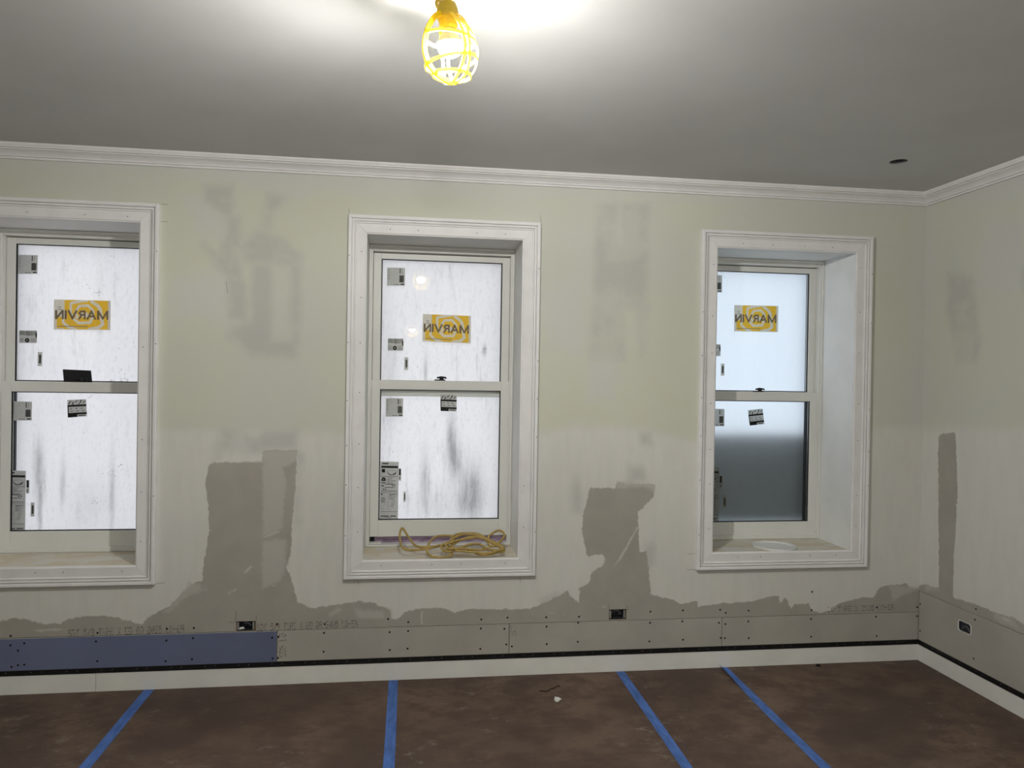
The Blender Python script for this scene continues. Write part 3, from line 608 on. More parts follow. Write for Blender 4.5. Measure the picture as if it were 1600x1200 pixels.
def lab_a(parent, px, y, tag):
    s = Decal(quad(px, y), y); s.rect(0, 1, 0, 1, 'sbase', 0)
    s.rect(0.69, 0.94, 0.18, 0.58, 'smid', 1)
    for k in range(7): s.rect(0.70+k*0.034, 0.712+k*0.034, 0.20, 0.56, 'sdark', 2)
    s.rect(0.70, 0.745, 0.68, 0.96, 'sdark', 1); s.rect(0.82, 0.84, 0.66, 0.94, 'smid', 1)
    rng = random.Random(3)
    for k in range(9): v = 0.35+k*0.065; s.rect(0.06+rng.random()*0.03, 0.10+rng.random()*0.06, v, v+0.03, 'smid', 1)
    for k in range(4): s.rect(0.38+k*0.075, 0.43+k*0.075, 0.05, 0.085, 'sdark', 1)
    s.rect(0.76, 0.96, 0.05, 0.11, 'sdark', 1)
    return s.finish(parent, 'paper_label', label=tag)
def lab_b(parent, px, y):
    s = Decal(quad(px, y), y); s.rect(0, 1, 0, 1, 'sbase', 0); rng = random.Random(5)
    for k in range(11): u = 0.04+k*0.085; s.rect(u, u+0.035+0.03*rng.random(), 0.55+0.1*rng.random(), 0.95, 'smid', 1)
    s.rect(0.92, 0.99, 0.42, 0.80, 'sdark', 1)
    cx, cy = 0.45, 0.22
    s.poly([(cx+0.13*math.cos(t), cy+0.18*math.sin(t)) for t in [k*math.pi/6 for k in range(12)]], 'sdark', 1)
    s.poly([(cx+0.07*math.cos(t), cy+0.09*math.sin(t)) for t in [k*math.pi/3 for k in range(6)]], 'sbase', 2)
    for k in range(4): s.rect(0.05, 0.25, 0.08+k*0.09, 0.11+k*0.09, 'smid', 1); s.rect(0.66, 0.95, 0.08+k*0.09, 0.11+k*0.09, 'smid', 1)
    return s.finish(parent, 'paper_label')
def lab_bar(parent, px, y):
    s = Decal(quad(px, y), y); s.rect(0, 1, 0, 1, 'sbase', 0); s.rect(0.28, 0.76, 0.2, 0.8, 'smid', 1)
    for k in range(8): s.rect(0.28, 0.76, 0.21+k*0.075, 0.245+k*0.075, 'sdark', 2)
    return s.finish(parent, 'barcode_label')
def lab_c(parent, px, y):
    s = Decal(quad(px, y), y); s.rect(0, 1, 0, 1, 'sbase', 0); rng = random.Random(2)
    s.rect(0, 1, 0.60, 0.71, 'sdark', 1); s.rect(0, 0.06, 0, 0.62, 'sdark', 1); s.rect(0, 1, 0.14, 0.25, 'sdark', 1); s.rect(0, 0.5, 0, 0.16, 'sdark', 1)
    for u, v, du, dv in ((0.03, 0.74, 0.18, 0.2), (0.25, 0.72, 0.08, 0.16), (0.38, 0.84, 0.2, 0.13), (0.55, 0.72, 0.2, 0.14), (0.66, 0.86, 0.12, 0.12), (0.80, 0.80, 0.18, 0.12)):
        s.poly([(u, v), (u+0.06, v), (u+du, v+dv), (u+du-0.05, v+dv)], 'sdark', 1)
    for k in range(3): s.rect(0.12+0.3*k, 0.30+0.3*k, 0.33, 0.37, 'smid', 1); s.rect(0.14+0.28*k, 0.24+0.28*k, 0.46, 0.52, 'smid', 1)
    s.rect(0.56, 0.92, 0.05, 0.10, 'sdark', 2)
    return s.finish(parent, 'paper_label', label='black and grey printed label')
def lab_d(parent, px, y):
    s = Decal(quad(px, y), y); s.rect(0, 1, 0, 1, 'sbase', 0); rng = random.Random(9)
    s.rect(0.10, 0.45, 0.955, 0.975, 'sdark', 1); s.rect(0.05, 0.97, 0.89, 0.925, 'sdark', 1)
    s.rect(0.03, 0.97, 0.737, 0.743, 'sdark', 1); s.rect(0.03, 0.04, 0.74, 0.89, 'smid', 1); s.rect(0.955, 0.965, 0.74, 0.89, 'smid', 1)
    s.rect(0.08, 0.26, 0.81, 0.87, 'sdark', 1)
    ctr = [(0.34, 0.85), (0.45, 0.80), (0.58, 0.775), (0.72, 0.79), (0.88, 0.83), (0.84, 0.775), (0.66, 0.765), (0.52, 0.76), (0.42, 0.785)]
    s.poly(ctr, 'smid', 1); s.rect(0.38, 0.85, 0.845, 0.85, 'smid', 1)
    s.poly([(0.07, 0.66), (0.30, 0.66), (0.30, 0.70), (0.24, 0.725), (0.13, 0.725), (0.07, 0.70)], 'sdark', 1); s.rect(0.13, 0.24, 0.675, 0.70, 'sbase', 2); s.rect(0.06, 0.30, 0.625, 0.637, 'sdark', 1)
    for k in range(7): v = 0.715-k*0.018; s.rect(0.36, 0.5+rng.random()*0.4, v, v+0.007, 'smid', 1)
    s.rect(0.25, 0.75, 0.600, 0.612, 'smid', 1); s.rect(0.25, 0.78, 0.545, 0.557, 'smid', 1)
    for u, v in ((0.06, 0.57), (0.14, 0.57), (0.64, 0.572), (0.76, 0.572), (0.16, 0.51), (0.27, 0.51)): s.rect(u, u+0.06, v, v+0.018, 'sdark', 1)
    for k in range(3): s.rect(0.06, 0.92, 0.475+k*0.010, 0.479+k*0.010, 'smid', 1)
    s.rect(0.03, 0.97, 0.455, 0.459, 'sdark', 1); s.rect(0.06, 0.13, 0.42, 0.445, 'sdark', 1)
    for k in range(7): v = 0.37-k*0.014; s.rect(0.05, 0.26+rng.random()*0.06, v, v+0.006, 'smid', 1); s.rect(0.5, 0.65+rng.random()*0.3, v+0.05, v+0.055, 'smid', 1)
    s.rect(0.44, 0.45, 0.15, 0.43, 'smid', 1); s.rect(0.5, 0.95, 0.425, 0.432, 'sdark', 1)
    for k in range(2): s.band([(0.55+0.12*k, 0.20), (0.66+0.1*k, 0.25), (0.68+0.1*k, 0.32)], 0.008, 'smid', 1, 0.35)
    s.rect(0.03, 0.97, 0.125, 0.13, 'sdark', 1); s.rect(0.05, 0.5, 0.045, 0.06, 'sdark', 1); s.rect(0.58, 0.9, 0.045, 0.06, 'sdark', 1); s.rect(0.28, 0.65, 0.025, 0.033, 'smid', 1)
    return s.finish(parent, 'rating_label', label='tall white label with black header and printed columns')
def lab_e(parent, px, y):
    s = Decal(quad(px, y), y); s.rect(0, 1, 0, 1, 'sbase', 0); s.rect(0.15, 0.8, 0.45, 0.98, 'sdark', 1); s.rect(0.2, 0.6, 0.1, 0.3, 'smid', 1)
    return s.finish(parent, 'paper_label')
YU_G, YU_S, YU_F = 0.404, 0.408, 0.412
YL_G, YL_S, YL_F = 0.364, 0.368, 0.372
STK = [dict(u=dict(a=(28, 398, 59, 428), m=[(84.3, 467.8), (172.8, 469.8), (172.4, 516), (84, 515)], b=(30, 516, 58, 536), bar=(59, 550, 66, 572)),
            l=dict(a=(18, 627, 50, 657), c=[(105, 625), (134.5, 623.8), (136, 650.5), (106, 652.5)], d=(8.5, 735, 40.5, 831), e=(41, 750, 46, 771), bar=(48, 785, 54, 807))),
       dict(u=dict(a=(605, 418, 633, 446.5), m=[(660.7, 490.5), (736, 493.5), (735.5, 536.8), (660, 533.5)], b=(606, 528.5, 630.5, 548), bar=(632, 558, 638, 578)),
            l=dict(a=(603, 622, 630, 651), c=[(688, 616.5), (713.5, 617.5), (713.5, 643), (688.5, 642)], d=(594.5, 721, 623, 811), e=(623, 732, 627, 751), bar=(630.5, 768, 634, 784))),
       dict(u=dict(a=(1101, 429.5, 1128.5, 457), m=[(1147.3, 476.6), (1216.2, 478), (1215.4, 519), (1147, 517.8)], b=(1103, 537.5, 1126, 556.5), bar=(1126.5, 568, 1132, 587)),
            l=dict(a=(1106, 638.5, 1132, 666), c=[(1168.5, 641), (1191.5, 638.6), (1194.5, 662.5), (1171.5, 665)], d=(1095, 729.5, 1124, 815), e=(1124, 743.5, 1129, 763), bar=(1129.5, 774, 1135, 794)))]
bx = lambda px, py, y=0.40: on_y(px, py, y)
def blobs(lst): return [(on_y(x, y, 0.455)[0], on_y(x, y, 0.455)[2], sx*0.0039, sy*0.0039, k) for x, y, sx, sy, k in lst]
FILM = [film_mat('dirty_white_film_a', (0.95, 0.89, 0.885, 1), (0.44, 0.42, 0.415, 1), 0.85, blobs([(60, 740, 7, 45, 0.9), (98, 750, 4, 30, 0.8), (175, 770, 4, 60, 0.7), (140, 790, 40, 40, 0.3), (155, 480, 6, 110, 0.25), (62, 800, 3, 40, 0.8)]), 1.3),  # warm base tint carries the whiter daylight behind these two windows
        film_mat('dirty_white_film_b', (0.94, 0.88, 0.875, 1), (0.40, 0.385, 0.38, 1), 0.85, blobs([(706, 680, 7, 28, 1.1), (710, 720, 11, 28, 1.2), (735, 770, 18, 40, 1.3), (663, 755, 7, 45, 0.8), (665, 580, 3, 24, 0.9), (757, 547, 3, 9, 1.1), (610, 600, 14, 80, 0.35), (700, 790, 60, 30, 0.35)]), 4.1),
        film_mat('clean_film_bluer_daylight', (0.86, 0.91, 0.97, 1), (0.60, 0.62, 0.64, 1), 0.25, [], 8.2, 0.80)]  # bluer base and higher transmission paint in this window's stronger daylight
for i, f in enumerate(FILM): MAT['film%d' % i] = f
WLAB = ['cased double hung window beside the blue drywall board, film scuffed white', 'cased double hung window with lower sash raised over the coiled cord', 'cased double hung window next to the corner, grey behind its lower pane']
WN = []
for wi, q in enumerate(WIN):
    x0, x1, z0, z1, up = q['x0'], q['x1'], q['z0'], q['z1'], q['up']
    W = structure(empty('window_%d' % (wi+1), ((x0+x1)/2, 0, z0)), WLAB[wi], 'window'); WN.append(W)
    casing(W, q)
    T = 0.015
    mb = MB(); mb.bbox(x0-T, x0, -0.010, FD+0.02, z0-T, z1, 'jamb', 0.001); adopt(mb.build('jamb_board'), W)
    mb = MB(); mb.bbox(x1, x1+T, -0.010, FD+0.02, z0-T, z1, 'jamb', 0.001); adopt(mb.build('jamb_board'), W)
    mb = MB(); mb.bbox(x0-T, x1+T, -0.010, FD+0.02, z1, z1+T, 'jamb', 0.001); adopt(mb.build('head_board'), W)
    mb = MB(); mb.bbox(x0, x1, -0.010, FD+0.02, z0-T, z0, 'sill', 0.001); mb.bbox(x0, x1, -0.0125, -0.0095, z0-T, z0+0.0006, 'trim', 0.0004); adopt(mb.build('sill_board'), W)
    # fixed frame
    sl = 0.010 if up else 0.028
    mb = MB(); e = 0.001
    ring_boxes(mb, x0+e, x1-e, z0+e, z1-e, 0.012, 0.012, sl, 0.016, FD, DEEP-0.02, 'vinyl')
    ring_boxes(mb, x0+0.012, x1-0.012, z0+sl*0.5, z1-0.014, 0.010, 0.010, 0.004, 0.022, FD+0.010, DEEP-0.02, 'vinyl')
    ring_boxes(mb, x0+0.018, x1-0.018, z0+0.004, z1-0.02, 0.040, 0.040, 0.045, 0.045, 0.432, DEEP-0.02, 'outer')
    adopt(mb.build('frame'), W)
    mb = MB(); ring_boxes(mb, x0-0.03, x1+0.03, z0-0.05, z1+0.03, 0.065, 0.065, 0.07, 0.065, 0.462, DEEP+0.05, 'outer'); adopt(mb.build('outer_frame'), W)
    # protective film over the outside of the unit: two rippled sheets, the upper lapping the lower
    for Z0, Z1, yf in ((z0+0.01, 1.580, 0.4545), (1.555, z1-0.01, 0.4565)):
        mb = MB(); nx, nz = 16, 18; X0, X1 = x0+0.01, x1-0.01
        P = lambda i, k: (X0+(X1-X0)*i/nx, yf+0.0007*mnoise.noise(Vector((i*0.5, k*0.4, wi*3.1+yf*90))), Z0+(Z1-Z0)*k/nz)
        for i in range(nx):
            for k in range(nz): mb.poly([P(i, k), P(i+1, k), P(i+1, k+1), P(i, k+1)], 'film%d' % wi)
        adopt(mb.build('protective_film', recalc=False), W)
    if up:
        mb = MB(); mb.bbox(x0+0.05, x1-0.02, 0.395, 0.43, z0+0.004, z0+0.062, 'purple', 0.003); mb.bbox(x0+0.022, x0+0.09, 0.350, 0.395, z0+0.012, z0+0.020, 'vinyl', 0.001)
        adopt(mb.build('sill_membrane', label='purple membrane strip under the raised sash'), W)
    a0, a1 = x0+IN+0.001, x1-IN+0.001
    # lower sash
    zb, zt = 0.668+up, 1.591+up
    zb += (z0-0.652)*0.5*(0 if up else 1); stile, chk, bot = 0.050, 0.056, 0.097
    mb = MB(); ring_boxes(mb, a0, a1, zb, zt, stile, stile, bot, chk, 0.350, 0.384, 'vinyl', 0.002)
    mb.bbox(a0-0.004, a0+0.003, 0.349, 0.384, zt-0.055, zt-0.002, 'vinyl', 0.001); mb.bbox(a1-0.003, a1+0.004, 0.349, 0.384, zt-0.055, zt-0.002, 'vinyl', 0.001)
    ls = adopt(mb.build('lower_sash'), W)
    g = (a0+stile, a1-stile, zb+bot, zt-chk)
    def pane(sash, g, yg):
        mb = MB(); mb.poly([(g[0]-.006, yg, g[2]-.006), (g[1]+.006, yg, g[2]-.006), (g[1]+.006, yg, g[3]+.006), (g[0]-.006, yg, g[3]+.006)], 'glass'); adopt(mb.build('glass_pane'), sash)
        mb = MB(); ring_boxes(mb, g[0]-.002, g[1]+.002, g[2]-.002, g[3]+.002, 0.008, 0.008, 0.0075, 0.0065, yg-0.004, yg+0.002, 'gasket', 0.0004); adopt(mb.build('gasket'), sash)
    pane(ls, g, YL_G)
    # lock on the check rail
    cx = (x0+x1)/2+(-0.005 if wi != 2 else 0.02)
    mb = MB(); mb.bbox(cx-0.034, cx+0.03, 0.355, 0.380, zt-0.001, zt+0.007, 'gasket', 0.002); mb.lathe([(0.013, 0.0), (0.013, 0.010), (0.009, 0.014)], 'gasket', 14, (cx+0.008, 0.367, zt+0.006))
    mb.tube([(cx-0.02, 0.366, zt+0.016), (cx+0.005, 0.364, zt+0.021), (cx+0.032, 0.362, zt+0.018), (cx+0.036, 0.361, zt+0.012)], [0.005, 0.006, 0.005, 0.004], 'gasket', 8)
    adopt(mb.build('sash_lock', label='black sash lock'), ls)
    # upper sash
    ub, ut = 1.535, z1-0.040
    mb = MB(); ring_boxes(mb, a0, a1, ub, ut, 0.046, 0.046, 0.058, 0.034, 0.392, 0.426, 'vinyl', 0.002)
    us_ = adopt(mb.build('upper_sash'), W); gu = (a0+0.046, a1-0.046, ub+0.058, ut-0.034)
    pane(us_, gu, YU_G)
    S = STK[wi]
    lab_a(us_, S['u']['a'], YU_S, 'grey shipping label with bar code'); sign(us_, S['u']['m'], YU_S); lab_b(us_, S['u']['b'], YU_S); lab_bar(us_, S['u']['bar'], YU_S)
    lab_a(ls, S['l']['a'], YL_S, 'grey shipping label with bar code'); lab_c(ls, S['l']['c'], YL_S); lab_d(ls, S['l']['d'], YL_S); lab_e(ls, S['l']['e'], YL_S); lab_bar(ls, S['l']['bar'], YL_S)
    if wi == 0:
        Q = [on_y(*p, 0.388)[[0, 2]] for p in ((98, 577), (142, 579), (144.5, 603), (100, 602))]; mb = MB()
        f = [(p[0], 0.3885+0.006*(k > 1)*0, p[1]) for k, p in enumerate(Q)]; bk = [(p[0], 0.3905, p[1]) for p in f and Q]
        mb.loft([f, bk], 'gasket'); adopt(mb.build('black_flap', label='black flap of tape behind the sash lock'), ls)

def specks(parent, spots, y):
    mb = MB(); rng = random.Random(4)
    for px, py, r, n in spots:
        for k in range(n):
            p = on_y(px+rng.gauss(0, r), py+rng.gauss(0, r*0.7), y); a_ = rng.uniform(0.0008, 0.0026); t = rng.uniform(0, 3)
            mb.poly([(p[0]+a_*math.cos(t+q)*rng.uniform(.6, 1.6), y, p[2]+a_*math.sin(t+q)*rng.uniform(.6, 1.4)) for q in (0, 1.3, 2.6, 3.9, 5.1)], 'smid')
    return adopt(mb.build('film_specks', recalc=False, kind='stuff'), parent)
specks(WN[0], [(138, 444, 4, 9), (153, 459, 3, 16), (176, 403, 2, 4), (174, 594, 2, 8), (192, 592, 4, 26), (190, 580, 3, 5), (142, 619, 3, 5), (175, 740, 5, 16), (188, 731, 4, 12), (130, 675, 2, 3), (150, 782, 4, 12), (195, 548, 10, 4)], 0.4525)
specks(WN[1], [(652, 572, 1, 2), (615, 706, 2, 3), (774, 726, 1, 3), (757, 546, 2, 12)], 0.4525)
specks(WN[2], [(1130, 425, 5, 10)], 0.4525)
def putty(parent, px, py, z, rx, ry):
    p = on_z(px, py, z); mb = MB(); rng = random.Random(int(px))
    mb.poly([(p[0]+rx*math.cos(q*math.pi/8)*rng.uniform(.85, 1.1), p[1]+ry*math.sin(q*math.pi/8)*rng.uniform(.85, 1.1), z+0.0006) for q in range(16)], 'gyp')
    return adopt(mb.build('putty_spot', recalc=False), parent)
sills = [c for w_ in WN for c in w_.children if c.name.startswith('sill_board')]
putty(sills[2], 1300, 852, WIN[2]['z0'], 0.05, 0.032); putty(sills[2], 1140, 858, WIN[2]['z0'], 0.09, 0.05); putty(sills[1], 594, 858, WIN[1]['z0'], 0.030, 0.03)
# stand-in board for the unseen thing blocking daylight behind the corner window's lower film
mb = MB(); q = WIN[2]; mb.bbox(q['x0']+0.037, q['x1']-0.037, 0.492, 0.505, q['z0']+0.075, 1.318, 'boardgrey', 0.003)
ob = thing(mb.build('daylight_block_board'), 'stand-in grey board blocking daylight behind the lower film of the window by the corner', 'board')

# ---------------------------------------------------------------- electrical boxes
def outlet(b, y, label):
    x0, x1, z0, z1 = b
    r = thing(empty('outlet_box', ((x0+x1)/2, y, z0)), label, 'outlet box', 'open outlet boxes in the wall')
    mb = MB(); e = 0.004; D = 0.06
    X0, X1, Z0, Z1 = x0+e, x1-e*1.5, z0+e*0.5, z1-e*0.7; y0 = y+0.003
    for P in ([(X0, y0, Z0), (X0, y0+D, Z0), (X0, y0+D, Z1), (X0, y0, Z1)], [(X1, y0, Z0), (X1, y0, Z1), (X1, y0+D, Z1), (X1, y0+D, Z0)], [(X0, y0, Z0), (X1, y0, Z0), (X1, y0+D, Z0), (X0, y0+D, Z0)], [(X0, y0, Z1), (X0, y0+D, Z1), (X1, y0+D, Z1), (X1, y0, Z1)], [(X0, y0+D, Z0), (X1, y0+D, Z0), (X1, y0+D, Z1), (X0, y0+D, Z1)]):
        mb.poly(P, 'boxm')
    for P in ((x0-.001, X0), (X1, x1+.001)): mb.poly([(P[0], y0+.002, z0), (P[1], y0+.002, z0), (P[1], y0+.002, z1), (P[0], y0+.002, z1)], 'stud')
    for P in ((z0-.001, Z0), (Z1, z1+.001)): mb.poly([(x0, y0+.002, P[0]), (x1, y0+.002, P[0]), (x1, y0+.002, P[1]), (x0, y0+.002, P[1])], 'stud')
    adopt(mb.build('box', recalc=False), r)
    for xx in (X0+0.005, X1-0.009):
        mb = MB(); mb.bbox(xx-0.004, xx+0.006, y0-0.001, y0+0.004, Z0+0.004, Z1-0.004, 'steel', 0.001); adopt(mb.build('mounting_ear'), r)
    for k in range(2):
        pts = catmull([(X0+0.02+0.02*k, y0+0.05, Z0+0.01), (X0+0.035, y0+0.025, Z1-0.012-0.006*k), (X1-0.035-0.01*k, y0+0.02, Z1-0.014), (X1-0.022, y0+0.022, Z0+0.02), (X1-0.03-0.01*k, y0+0.05, Z0+0.01)], 5)
        mb = MB(); mb.tube(pts, 0.0022, 'wire', 6); adopt(mb.build('wire', smooth=True), r)
    mb = MB(); mb.poly([(X0+0.008, y0+0.01, Z0+0.002), (X0+0.038, y0+0.012, Z0+0.006), (X0+0.032, y0+0.016, Z0+0.016), (X0+0.012, y0+0.016, Z0+0.013)], 'gyp')
    if x0 < 0: adopt(mb.build('paper_tag', recalc=False), r)
    return r
outlet(BOXES[0], 0.0, 'open dark outlet box with loose wires above the blue board')
outlet(BOXES[1], 0.0, 'open dark outlet box with loose wires between two windows, above grey board')
r = thing(empty('outlet_box', (XR, -0.372, 0.29)), 'open dark rounded outlet box cut into the side wall board', 'outlet box', 'open outlet boxes in the wall')
prof = rrect(*rb, 0.014)
def sc_(p, k): cx, cz = (rb[0]+rb[1])/2, (rb[2]+rb[3])/2; return (cx+(p[0]-cx)*k, cz+(p[1]-cz)*k)
mb = MB(); mb.loft([[(XR+0.0015, *sc_(p, 0.985)) for p in prof], [(XR-0.0012, *sc_(p, 0.965)) for p in prof], [(XR-0.0012, *sc_(p, 0.88)) for p in prof], [(XR+0.003, *sc_(p, 0.87)) for p in prof]], 'lid', True, False); adopt(mb.build('box_rim'), r)
mb = MB(); mb.loft([[(XR+0.002, *sc_(p, 0.90)) for p in prof], [(XR+0.0125, *sc_(p, 0.90)) for p in prof]], 'boxm', True, False); mb.poly([(XR+0.0125, *sc_(p, 0.91)) for p in prof], 'boxm'); adopt(mb.build('box'), r)
mb = MB(); mb.tube(catmull([(XR+0.010, -0.40, 0.30), (XR+0.006, -0.385, 0.325), (XR+0.006, -0.36, 0.315), (XR+0.010, -0.345, 0.30)], 5), 0.0022, 'wire', 6); adopt(mb.build('wire', smooth=True), r)

# ---------------------------------------------------------------- blue tape on the floor
def tape(xa, xb, y0, y1, label, wrinkle=0.0):
    mb = MB(); n = 50; rng = random.Random(int(xa*1000)); rings = []
    for k in range(n+1):
        t = k/n; y = y0+(y1-y0)*t; cx = xa+(xb-xa)*t+0.0025*mnoise.noise(Vector((xa*7, t*6, 0)))
        wd = 0.0245
        cols = []
        for s in (-1, -0.5, 0.0, 0.5, 1):
            z = 0.0009+wrinkle*max(0, 0.5+mnoise.noise(Vector((s*1.1, t*26, xa))))*(1-0.6*abs(s))
            if s == -1 and wrinkle and t < 0.13: z += 0.02*(1-t/0.13)
            cols.append((cx+s*wd, y, z))
        rings.append(cols)
    for k in range(n):
        for j in range(4): mb.poly([rings[k][j], rings[k][j+1], rings[k+1][j+1], rings[k+1][j]], 'tape')
    o = mb.build('tape_strip', recalc=False, smooth=False); return thing(o, label, 'tape')
tape(-1.315, -1.316, -0.006, -2.9, 'blue tape strip on the floor under the scuffed window beside the blue board')
tape(-0.059, -0.066, -0.006, -2.9, 'blue tape strip on the floor below the window with the coiled cord')
tape(1.209, 1.189, -0.006, -2.9, 'flat blue tape strip on the floor between two windows')
tape(1.822, 1.753, -0.006, -2.9, 'wrinkled blue tape strip on the floor with a lifted end', 0.004)

# ---------------------------------------------------------------- coiled cord on the middle sill
ZS = WIN[1]['z0']; CR = 0.0064
def cordpt(cx, cy, k=0):
    px, py = 560+cx/5.926, 820+cy/5.926
    dep = 0.0+(300-cy)/262*0.25
    p = on_y(px, py, dep); zmin = ZS+CR*0.9
    if p[2] < zmin: p = on_z(px, py, zmin)
    p = p.copy(); p[1] = min(max(p[1], 0.0), 0.325); p[2] = max(p[2], zmin); return tuple(p)
path = [(900, 102), (740, 104), (680, 140), (640, 200), (635, 240), (650, 275), (700, 298), (780, 305), (840, 292), (868, 268), (850, 245), (800, 235), (770, 205), (800, 190), (840, 170), (760, 190), (640, 220), (540, 232), (440, 238), (395, 190), (383, 110), (392, 55), (408, 38), (430, 65), (480, 145), (540, 205), (640, 215), (760, 195), (860, 155), (930, 110), (1020, 84), (1100, 88), (1170, 120), (1240, 165), (1330, 212), (1346, 250), (1280, 268), (1200, 288), (1130, 292), (1060, 262), (990, 232), (920, 232), (850, 262), (790, 250), (765, 215), (790, 195),
        (850, 215), (880, 230), (862, 190), (855, 150), (885, 112), (960, 92), (1070, 98), (1150, 128), (1195, 180), (1215, 215), (1290, 215), (1345, 232), (1290, 198), (1205, 150), (1230, 102), (1295, 70), (1340, 90), (1345, 130), (1290, 185), (1210, 160), (1110, 132), (1020, 132), (930, 165), (880, 195), (870, 160), (905, 128), (990, 112), (1090, 122), (1180, 165), (1290, 222), (1335, 255), (1260, 262), (1180, 240), (1120, 205), (1040, 205), (950, 235), (900, 262), (1000, 272), (1090, 282), (1160, 296), (1240, 280), (1330, 245), (1280, 212), (1200, 172), (1120, 150), (1010, 158), (900, 180), (845, 200), (810, 215), (830, 250), (900, 250), (1000, 252), (1100, 262), (1190, 255)]
base = [Vector(cordpt(x, y)) for x, y in path]
for i, v in enumerate(base):                       # later turns lie on earlier ones
    v.z += 0.0045*(i//18) if i > 14 else 0.0
    v.y = max(0.004, v.y-0.006*(i//30))
pts = catmull(base, 7)
mb = MB(); mb.tube(pts, CR, 'cord', 8)
cordo = thing(mb.build('extension_cord', smooth=True), 'coiled yellow extension cord heaped on a window sill', 'cord')

# ---------------------------------------------------------------- bucket lid on the corner sill
q = WIN[2]; lc = (2.19, 0.125, q['z0']+0.0005); R_ = 0.128
mb = MB(); mb.lathe([(0.0005, 0.004), (0.012, 0.0045), (0.014, 0.0035), (R_-0.022, 0.0035), (R_-0.019, 0.009), (R_-0.012, 0.010), (R_-0.006, 0.012), (R_-0.001, 0.011), (R_, 0.008), (R_, 0.0), (R_-0.004, 0.0), (0.0005, 0.0)], 'lid', 48, lc)
for k in range(10):
    t = k*2*math.pi/10; c, s = math.cos(t), math.sin(t)
    mb.bbox(lc[0]+c*R_-0.004, lc[0]+c*R_+0.004, lc[1]+s*R_-0.004, lc[1]+s*R_+0.004, lc[2], lc[2]+0.007, 'lid', 0.001)
thing(mb.build('bucket_lid', smooth=False), 'round white plastic bucket lid lying on a dusty window sill', 'lid')

# ---------------------------------------------------------------- scraps on the floor
mb = MB(); c = on_z(872, 1094, 0.0)
mb.loft([[(c[0]+u*0.0042, c[1]+v*0.012, z+0.0008) for u, v, z in ((-5, -0.3, 0), (-3, -2.0, 0), (0, -1.5, 0.0), (2, -0.5, 0.0), (5, 0.8, 0), (1, 1.0, 0), (-4, 1.2, 0))], [(c[0]+u*0.0038, c[1]+v*0.011, z) for u, v, z in ((-5, -0.3, .008), (-3, -2.0, .006), (0, -1.5, 0.005), (2, -0.5, 0.006), (5, 0.8, 0.004), (1, 1.0, 0.011), (-4, 1.2, 0.013))]], 'lid')
thing(mb.build('plaster_scrap'), 'small torn white scrap lying on the brown floor', 'scrap')
mb = MB(); pts = [Vector(on_z(x, y, 0.003)) for x, y in ((843, 1079.4), (856, 1079.6), (860, 1078.5), (866, 1075), (871, 1073.5), (875, 1072.5))]
pts[2].z = 0.012; pts[4].z = 0.010; mb.tube(catmull(pts, 4), 0.0022, 'dark', 6)
thing(mb.build('wire_scrap', smooth=True), 'thin dark wire offcut lying on the brown floor', 'scrap')
mb = MB(); c = on_z(1277, 1040, 0.0); mb.loft([[(c[0]+u*0.004, c[1]+v*0.008-0.008, 0.0006) for u, v in ((-4, 0), (-1, -1.5), (4, -0.5), (3, 1), (-2, 1))], [(c[0]+u*0.003, c[1]+v*0.006-0.008, 0.010) for u, v in ((-4, 0), (-1, -1.5), (4, -0.5), (3, 1), (-2, 1))]], 'dark')
thing(mb.build('debris_chip'), 'small dark chip against the white baseboard near the corner', 'scrap')

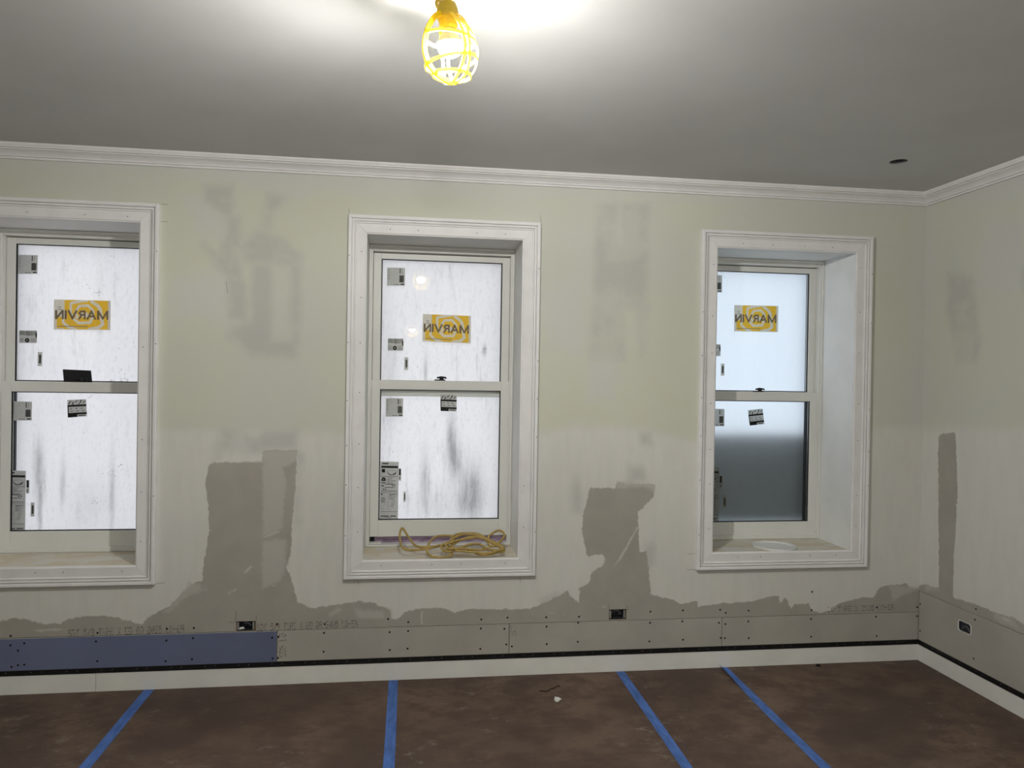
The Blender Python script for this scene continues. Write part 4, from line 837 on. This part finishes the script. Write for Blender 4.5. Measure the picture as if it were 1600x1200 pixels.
# ---------------------------------------------------------------- caged work lamps
def cage_lamp(c, label, group=None, suffix=''):
    top = H-c[2]
    r = thing(empty('cage_lamp'+suffix, c), label, 'work lamp', group)
    tilt = Matrix.Rotation(math.radians(-5), 4, 'Y') @ Matrix.Rotation(math.radians(4), 4, 'X')
    prof = catmull([(0.026, 0.074, 0), (0.046, 0.058, 0), (0.064, 0.028, 0), (0.0735, -0.008, 0), (0.0735, -0.038, 0), (0.062, -0.072, 0), (0.037, -0.095, 0), (0.010, -0.103, 0)], 4)
    prof = [(p[0], p[1]) for p in prof]
    def strip(pts_fn, name, wd, th):
        rings = []
        for P, T, N in pts_fn:      # point, across direction, outward normal
            rings.append([P+T*wd/2+N*th/2, P+T*wd/2-N*th/2, P-T*wd/2-N*th/2, P-T*wd/2+N*th/2])
        return rings
    def put(mb, name, par=r, smooth=False, mat=True):
        if mat: mb.v = [tuple(tilt @ Vector(v)) for v in mb.v]
        return mb.build(name, par, smooth=smooth)
    for k in range(7):
        t = math.radians(20+k*360/7); flange = (k == 4)
        N0 = Vector((math.cos(t), math.sin(t), 0)); T0 = Vector((-math.sin(t), math.cos(t), 0)); sec = []
        for i, (rr, z) in enumerate(prof):
            a_, b2 = prof[max(0, i-1)], prof[min(len(prof)-1, i+1)]; tg = (N0*(b2[0]-a_[0])+Vector((0, 0, b2[1]-a_[1]))).normalized(); N = T0.cross(tg)
            if N.dot(N0) < 0: N = -N
            tw = 0.35*math.sin(math.pi*i/(len(prof)-1))*(1 if k % 2 else -1)          # ribs lean as they run down
            Rz = Matrix.Rotation(tw, 3, 'Z'); sec.append((Rz @ (N0*(rr+(0.004 if flange else 0))+Vector((0, 0, z))), Rz @ T0, Rz @ N))
        mb = MB(); mb.loft(strip(sec, 'rib', 0.0085 if not flange else 0.006, 0.004 if not flange else 0.013), 'cagey' if flange else 'cage'); put(mb, 'rib')
    for z, rr, tl in ((0.010, 0.0705, 9), (-0.050, 0.0715, -8), (-0.084, 0.052, 5)):
        Rt = Matrix.Rotation(math.radians(tl), 3, 'Y'); rings = []
        for k in range(33):
            t = 2*math.pi*k/32; N = Vector((math.cos(t), math.sin(t), 0)); P = N*rr
            rings.append([Rt @ (P+N*u+Vector((0, 0, v)))+Vector((0, 0, z)) for u, v in ((0.002, 0.004), (0.002, -0.004), (-0.002, -0.004), (-0.002, 0.004))])
        mb = MB(); mb.loft(rings, 'cage', True, False); put(mb, 'ring')
    mb = MB(); mb.lathe([(0.004, -0.1055), (0.016, -0.1045), (0.016, -0.100), (0.004, -0.099)], 'cage', 16); put(mb, 'base_hub')
    mb = MB(); mb.lathe([(0.012, 0.112), (0.023, 0.106), (0.028, 0.092), (0.030, 0.078), (0.030, 0.066), (0.027, 0.066), (0.024, 0.046), (0.021, 0.040)], 'socket', 24); put(mb, 'socket', smooth=False)
    mb = MB(); mb.tube(catmull([(-0.012, -0.004, 0.104), (-0.024, -0.006, 0.112), (-0.029, -0.006, 0.104), (-0.025, -0.006, 0.092), (-0.018, -0.004, 0.088)], 4), 0.0045, 'socket', 8); put(mb, 'hook', smooth=True)
    mb = MB(); mb.lathe([(0.013, 0.108), (0.012, 0.118), (0.006, 0.127), (0.004, 0.130)], 'wire', 16); put(mb, 'strain_relief')
    mb = MB(); cord_top = Vector((0.004, 0.0, top)); st = tilt @ Vector((0, 0, 0.126))
    for s in (-1, 1):
        mb.tube(catmull([st+Vector((s*0.0016, 0, 0)), st+Vector((s*0.004, s*0.003, (top-st.z)*0.4)), st+Vector((s*0.002, -s*0.003, (top-st.z)*0.75)), cord_top+Vector((s*0.003, 0, 0))], 5), 0.0028, 'wire', 6)
    mb.build('cord', r, smooth=True)
    mb = MB(); mb.lathe([(0.012, 0.044), (0.015, 0.036), (0.021, 0.027), (0.029, 0.014), (0.0345, 0.004), (0.0372, 0.0015), (0.0372, 0.000), (0.0336, 0.000)], 'lid', 20); put(mb, 'bulb_base', smooth=True)  # opaque base and flared rim shaped to keep light off the ceiling
    mb = MB(); mb.lathe([(0.0334, 0.000), (0.0334, -0.006), (0.032, -0.016), (0.025, -0.028), (0.013, -0.035), (0.002, -0.037)], 'bulb', 20); put(mb, 'bulb'+suffix, smooth=True)
    return r
cage_lamp((0.0962, -2.05, 2.559), 'lit bulb in a yellow plastic cage hanging near the patched window wall')
cage_lamp((0.030, -5.20, 2.290), 'lit caged bulb hanging low on a long cord in the middle of the room', suffix='_offscreen')
